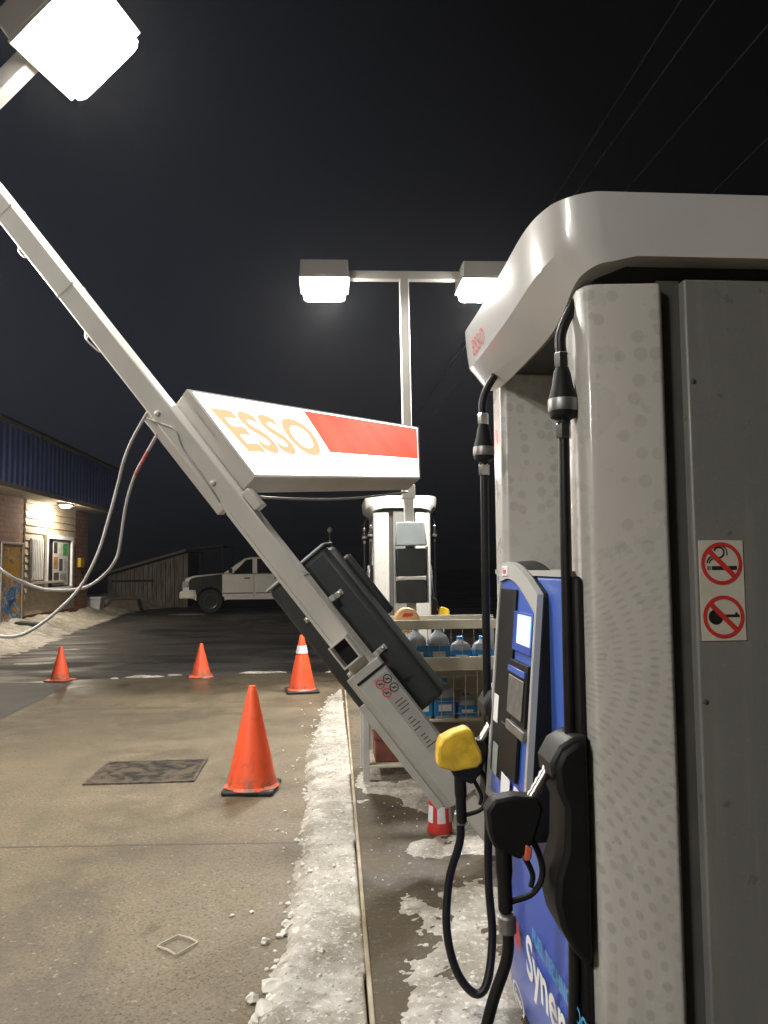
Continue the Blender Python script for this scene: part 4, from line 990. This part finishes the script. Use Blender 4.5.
# ------------------------------------------------------------------ overhead wires
for i, (a, b, lab) in enumerate((((681, 0), (564, 184), 'faintly lit overhead wire, farthest left of the four crossing the sky'), ((715, 0), (593, 169), 'faintly lit overhead wire, second from left in the sky'), ((768, 25), (629, 187), 'faint overhead wire, third from left in the sky'), ((768, 138), (712, 193), 'brightest overhead wire just above the dispenser top at right'))):
    P0, P1 = at(*a, z=8.2), at(*b, z=8.2); d = (P1-P0)
    pts = [P0+d*(k/10.) for k in range(-25, 60)]; pts = [V((p.x, p.y, p.z-.0*abs(k))) for k, p in enumerate(pts)]
    o = MB().tube(pts, .011, 6).build('overhead_wire', pmat('wire_pale', (.09, .085, .07), .6)); tag(o, lab, 'wire', 'overhead wires')

# ------------------------------------------------------------------ night sky
w = bpy.data.worlds.new('World'); S.world = w; w.use_nodes = True
N, L = w.node_tree.nodes, w.node_tree.links; bg = N['Background']
sky = N.new('ShaderNodeTexSky'); sky.sky_type = 'NISHITA'; sky.sun_disc = False; sky.sun_elevation = R(-6); sky.sun_rotation = R(200)
bg.inputs['Strength'].default_value = .02; L.new(sky.outputs['Color'], bg.inputs['Color'])
b2 = N.new('ShaderNodeBackground'); tc = N.new('ShaderNodeTexCoord'); dt = N.new('ShaderNodeVectorMath'); dt.operation = 'DOT_PRODUCT'
L.new(tc.outputs['Generated'], dt.inputs[0]); dt.inputs[1].default_value = V((-.75, .55, -.35)).normalized()
rp = N.new('ShaderNodeValToRGB'); e = rp.color_ramp.elements
e[0].position = .05; e[0].color = (.0020, .0020, .0022, 1); e[1].position = .95; e[1].color = (.019, .0225, .032, 1)
m = e.new(.55); m.color = (.0080, .0090, .0130, 1)
L.new(dt.outputs['Value'], rp.inputs['Fac']); L.new(rp.outputs['Color'], b2.inputs['Color'])
sx = N.new('ShaderNodeSeparateXYZ'); L.new(tc.outputs['Generated'], sx.inputs[0]); mr_ = N.new('ShaderNodeMapRange'); mr_.interpolation_type = 'SMOOTHSTEP'
for k_, v_ in (('From Min', -.02), ('From Max', .28), ('To Min', .20), ('To Max', 1.)): mr_.inputs[k_].default_value = v_
L.new(sx.outputs[2], mr_.inputs['Value']); L.new(mr_.outputs['Result'], b2.inputs['Strength'])
ad = N.new('ShaderNodeAddShader'); L.new(bg.outputs[0], ad.inputs[0]); L.new(b2.outputs[0], ad.inputs[1]); L.new(ad.outputs[0], N['World Output'].inputs['Surface'])

# thin scattering volume, added so the lamps get halos in place of lens glare
hz = bpy.data.materials.new('halo_volume'); hz.use_nodes = True; n_ = hz.node_tree.nodes; n_.clear()
mo = n_.new('ShaderNodeOutputMaterial'); pv = n_.new('ShaderNodeVolumePrincipled'); pv.inputs['Density'].default_value = .0007; pv.inputs['Color'].default_value = (.86, .88, .92, 1); pv.inputs['Anisotropy'].default_value = .7
hz.node_tree.links.new(pv.outputs[0], mo.inputs['Volume'])
tag(MB().box(-240, 240, -140, 340, -1, 9.6).build('halo_box', hz, smooth=0), kind='stuff')

# ------------------------------------------------------------------ view
S.view_settings.view_transform = 'Standard'; S.view_settings.look = 'None'; S.view_settings.gamma = 1.; S.view_settings.exposure = .42; S.view_settings.use_curve_mapping = False
S.render.engine = 'CYCLES'
cy = S.cycles; cy.use_denoising = True; cy.max_bounces = 6; cy.diffuse_bounces = 3; cy.glossy_bounces = 3; cy.sample_clamp_indirect = 4.; cy.sample_clamp_direct = 0.; cy.caustics_reflective = False; cy.caustics_refractive = False
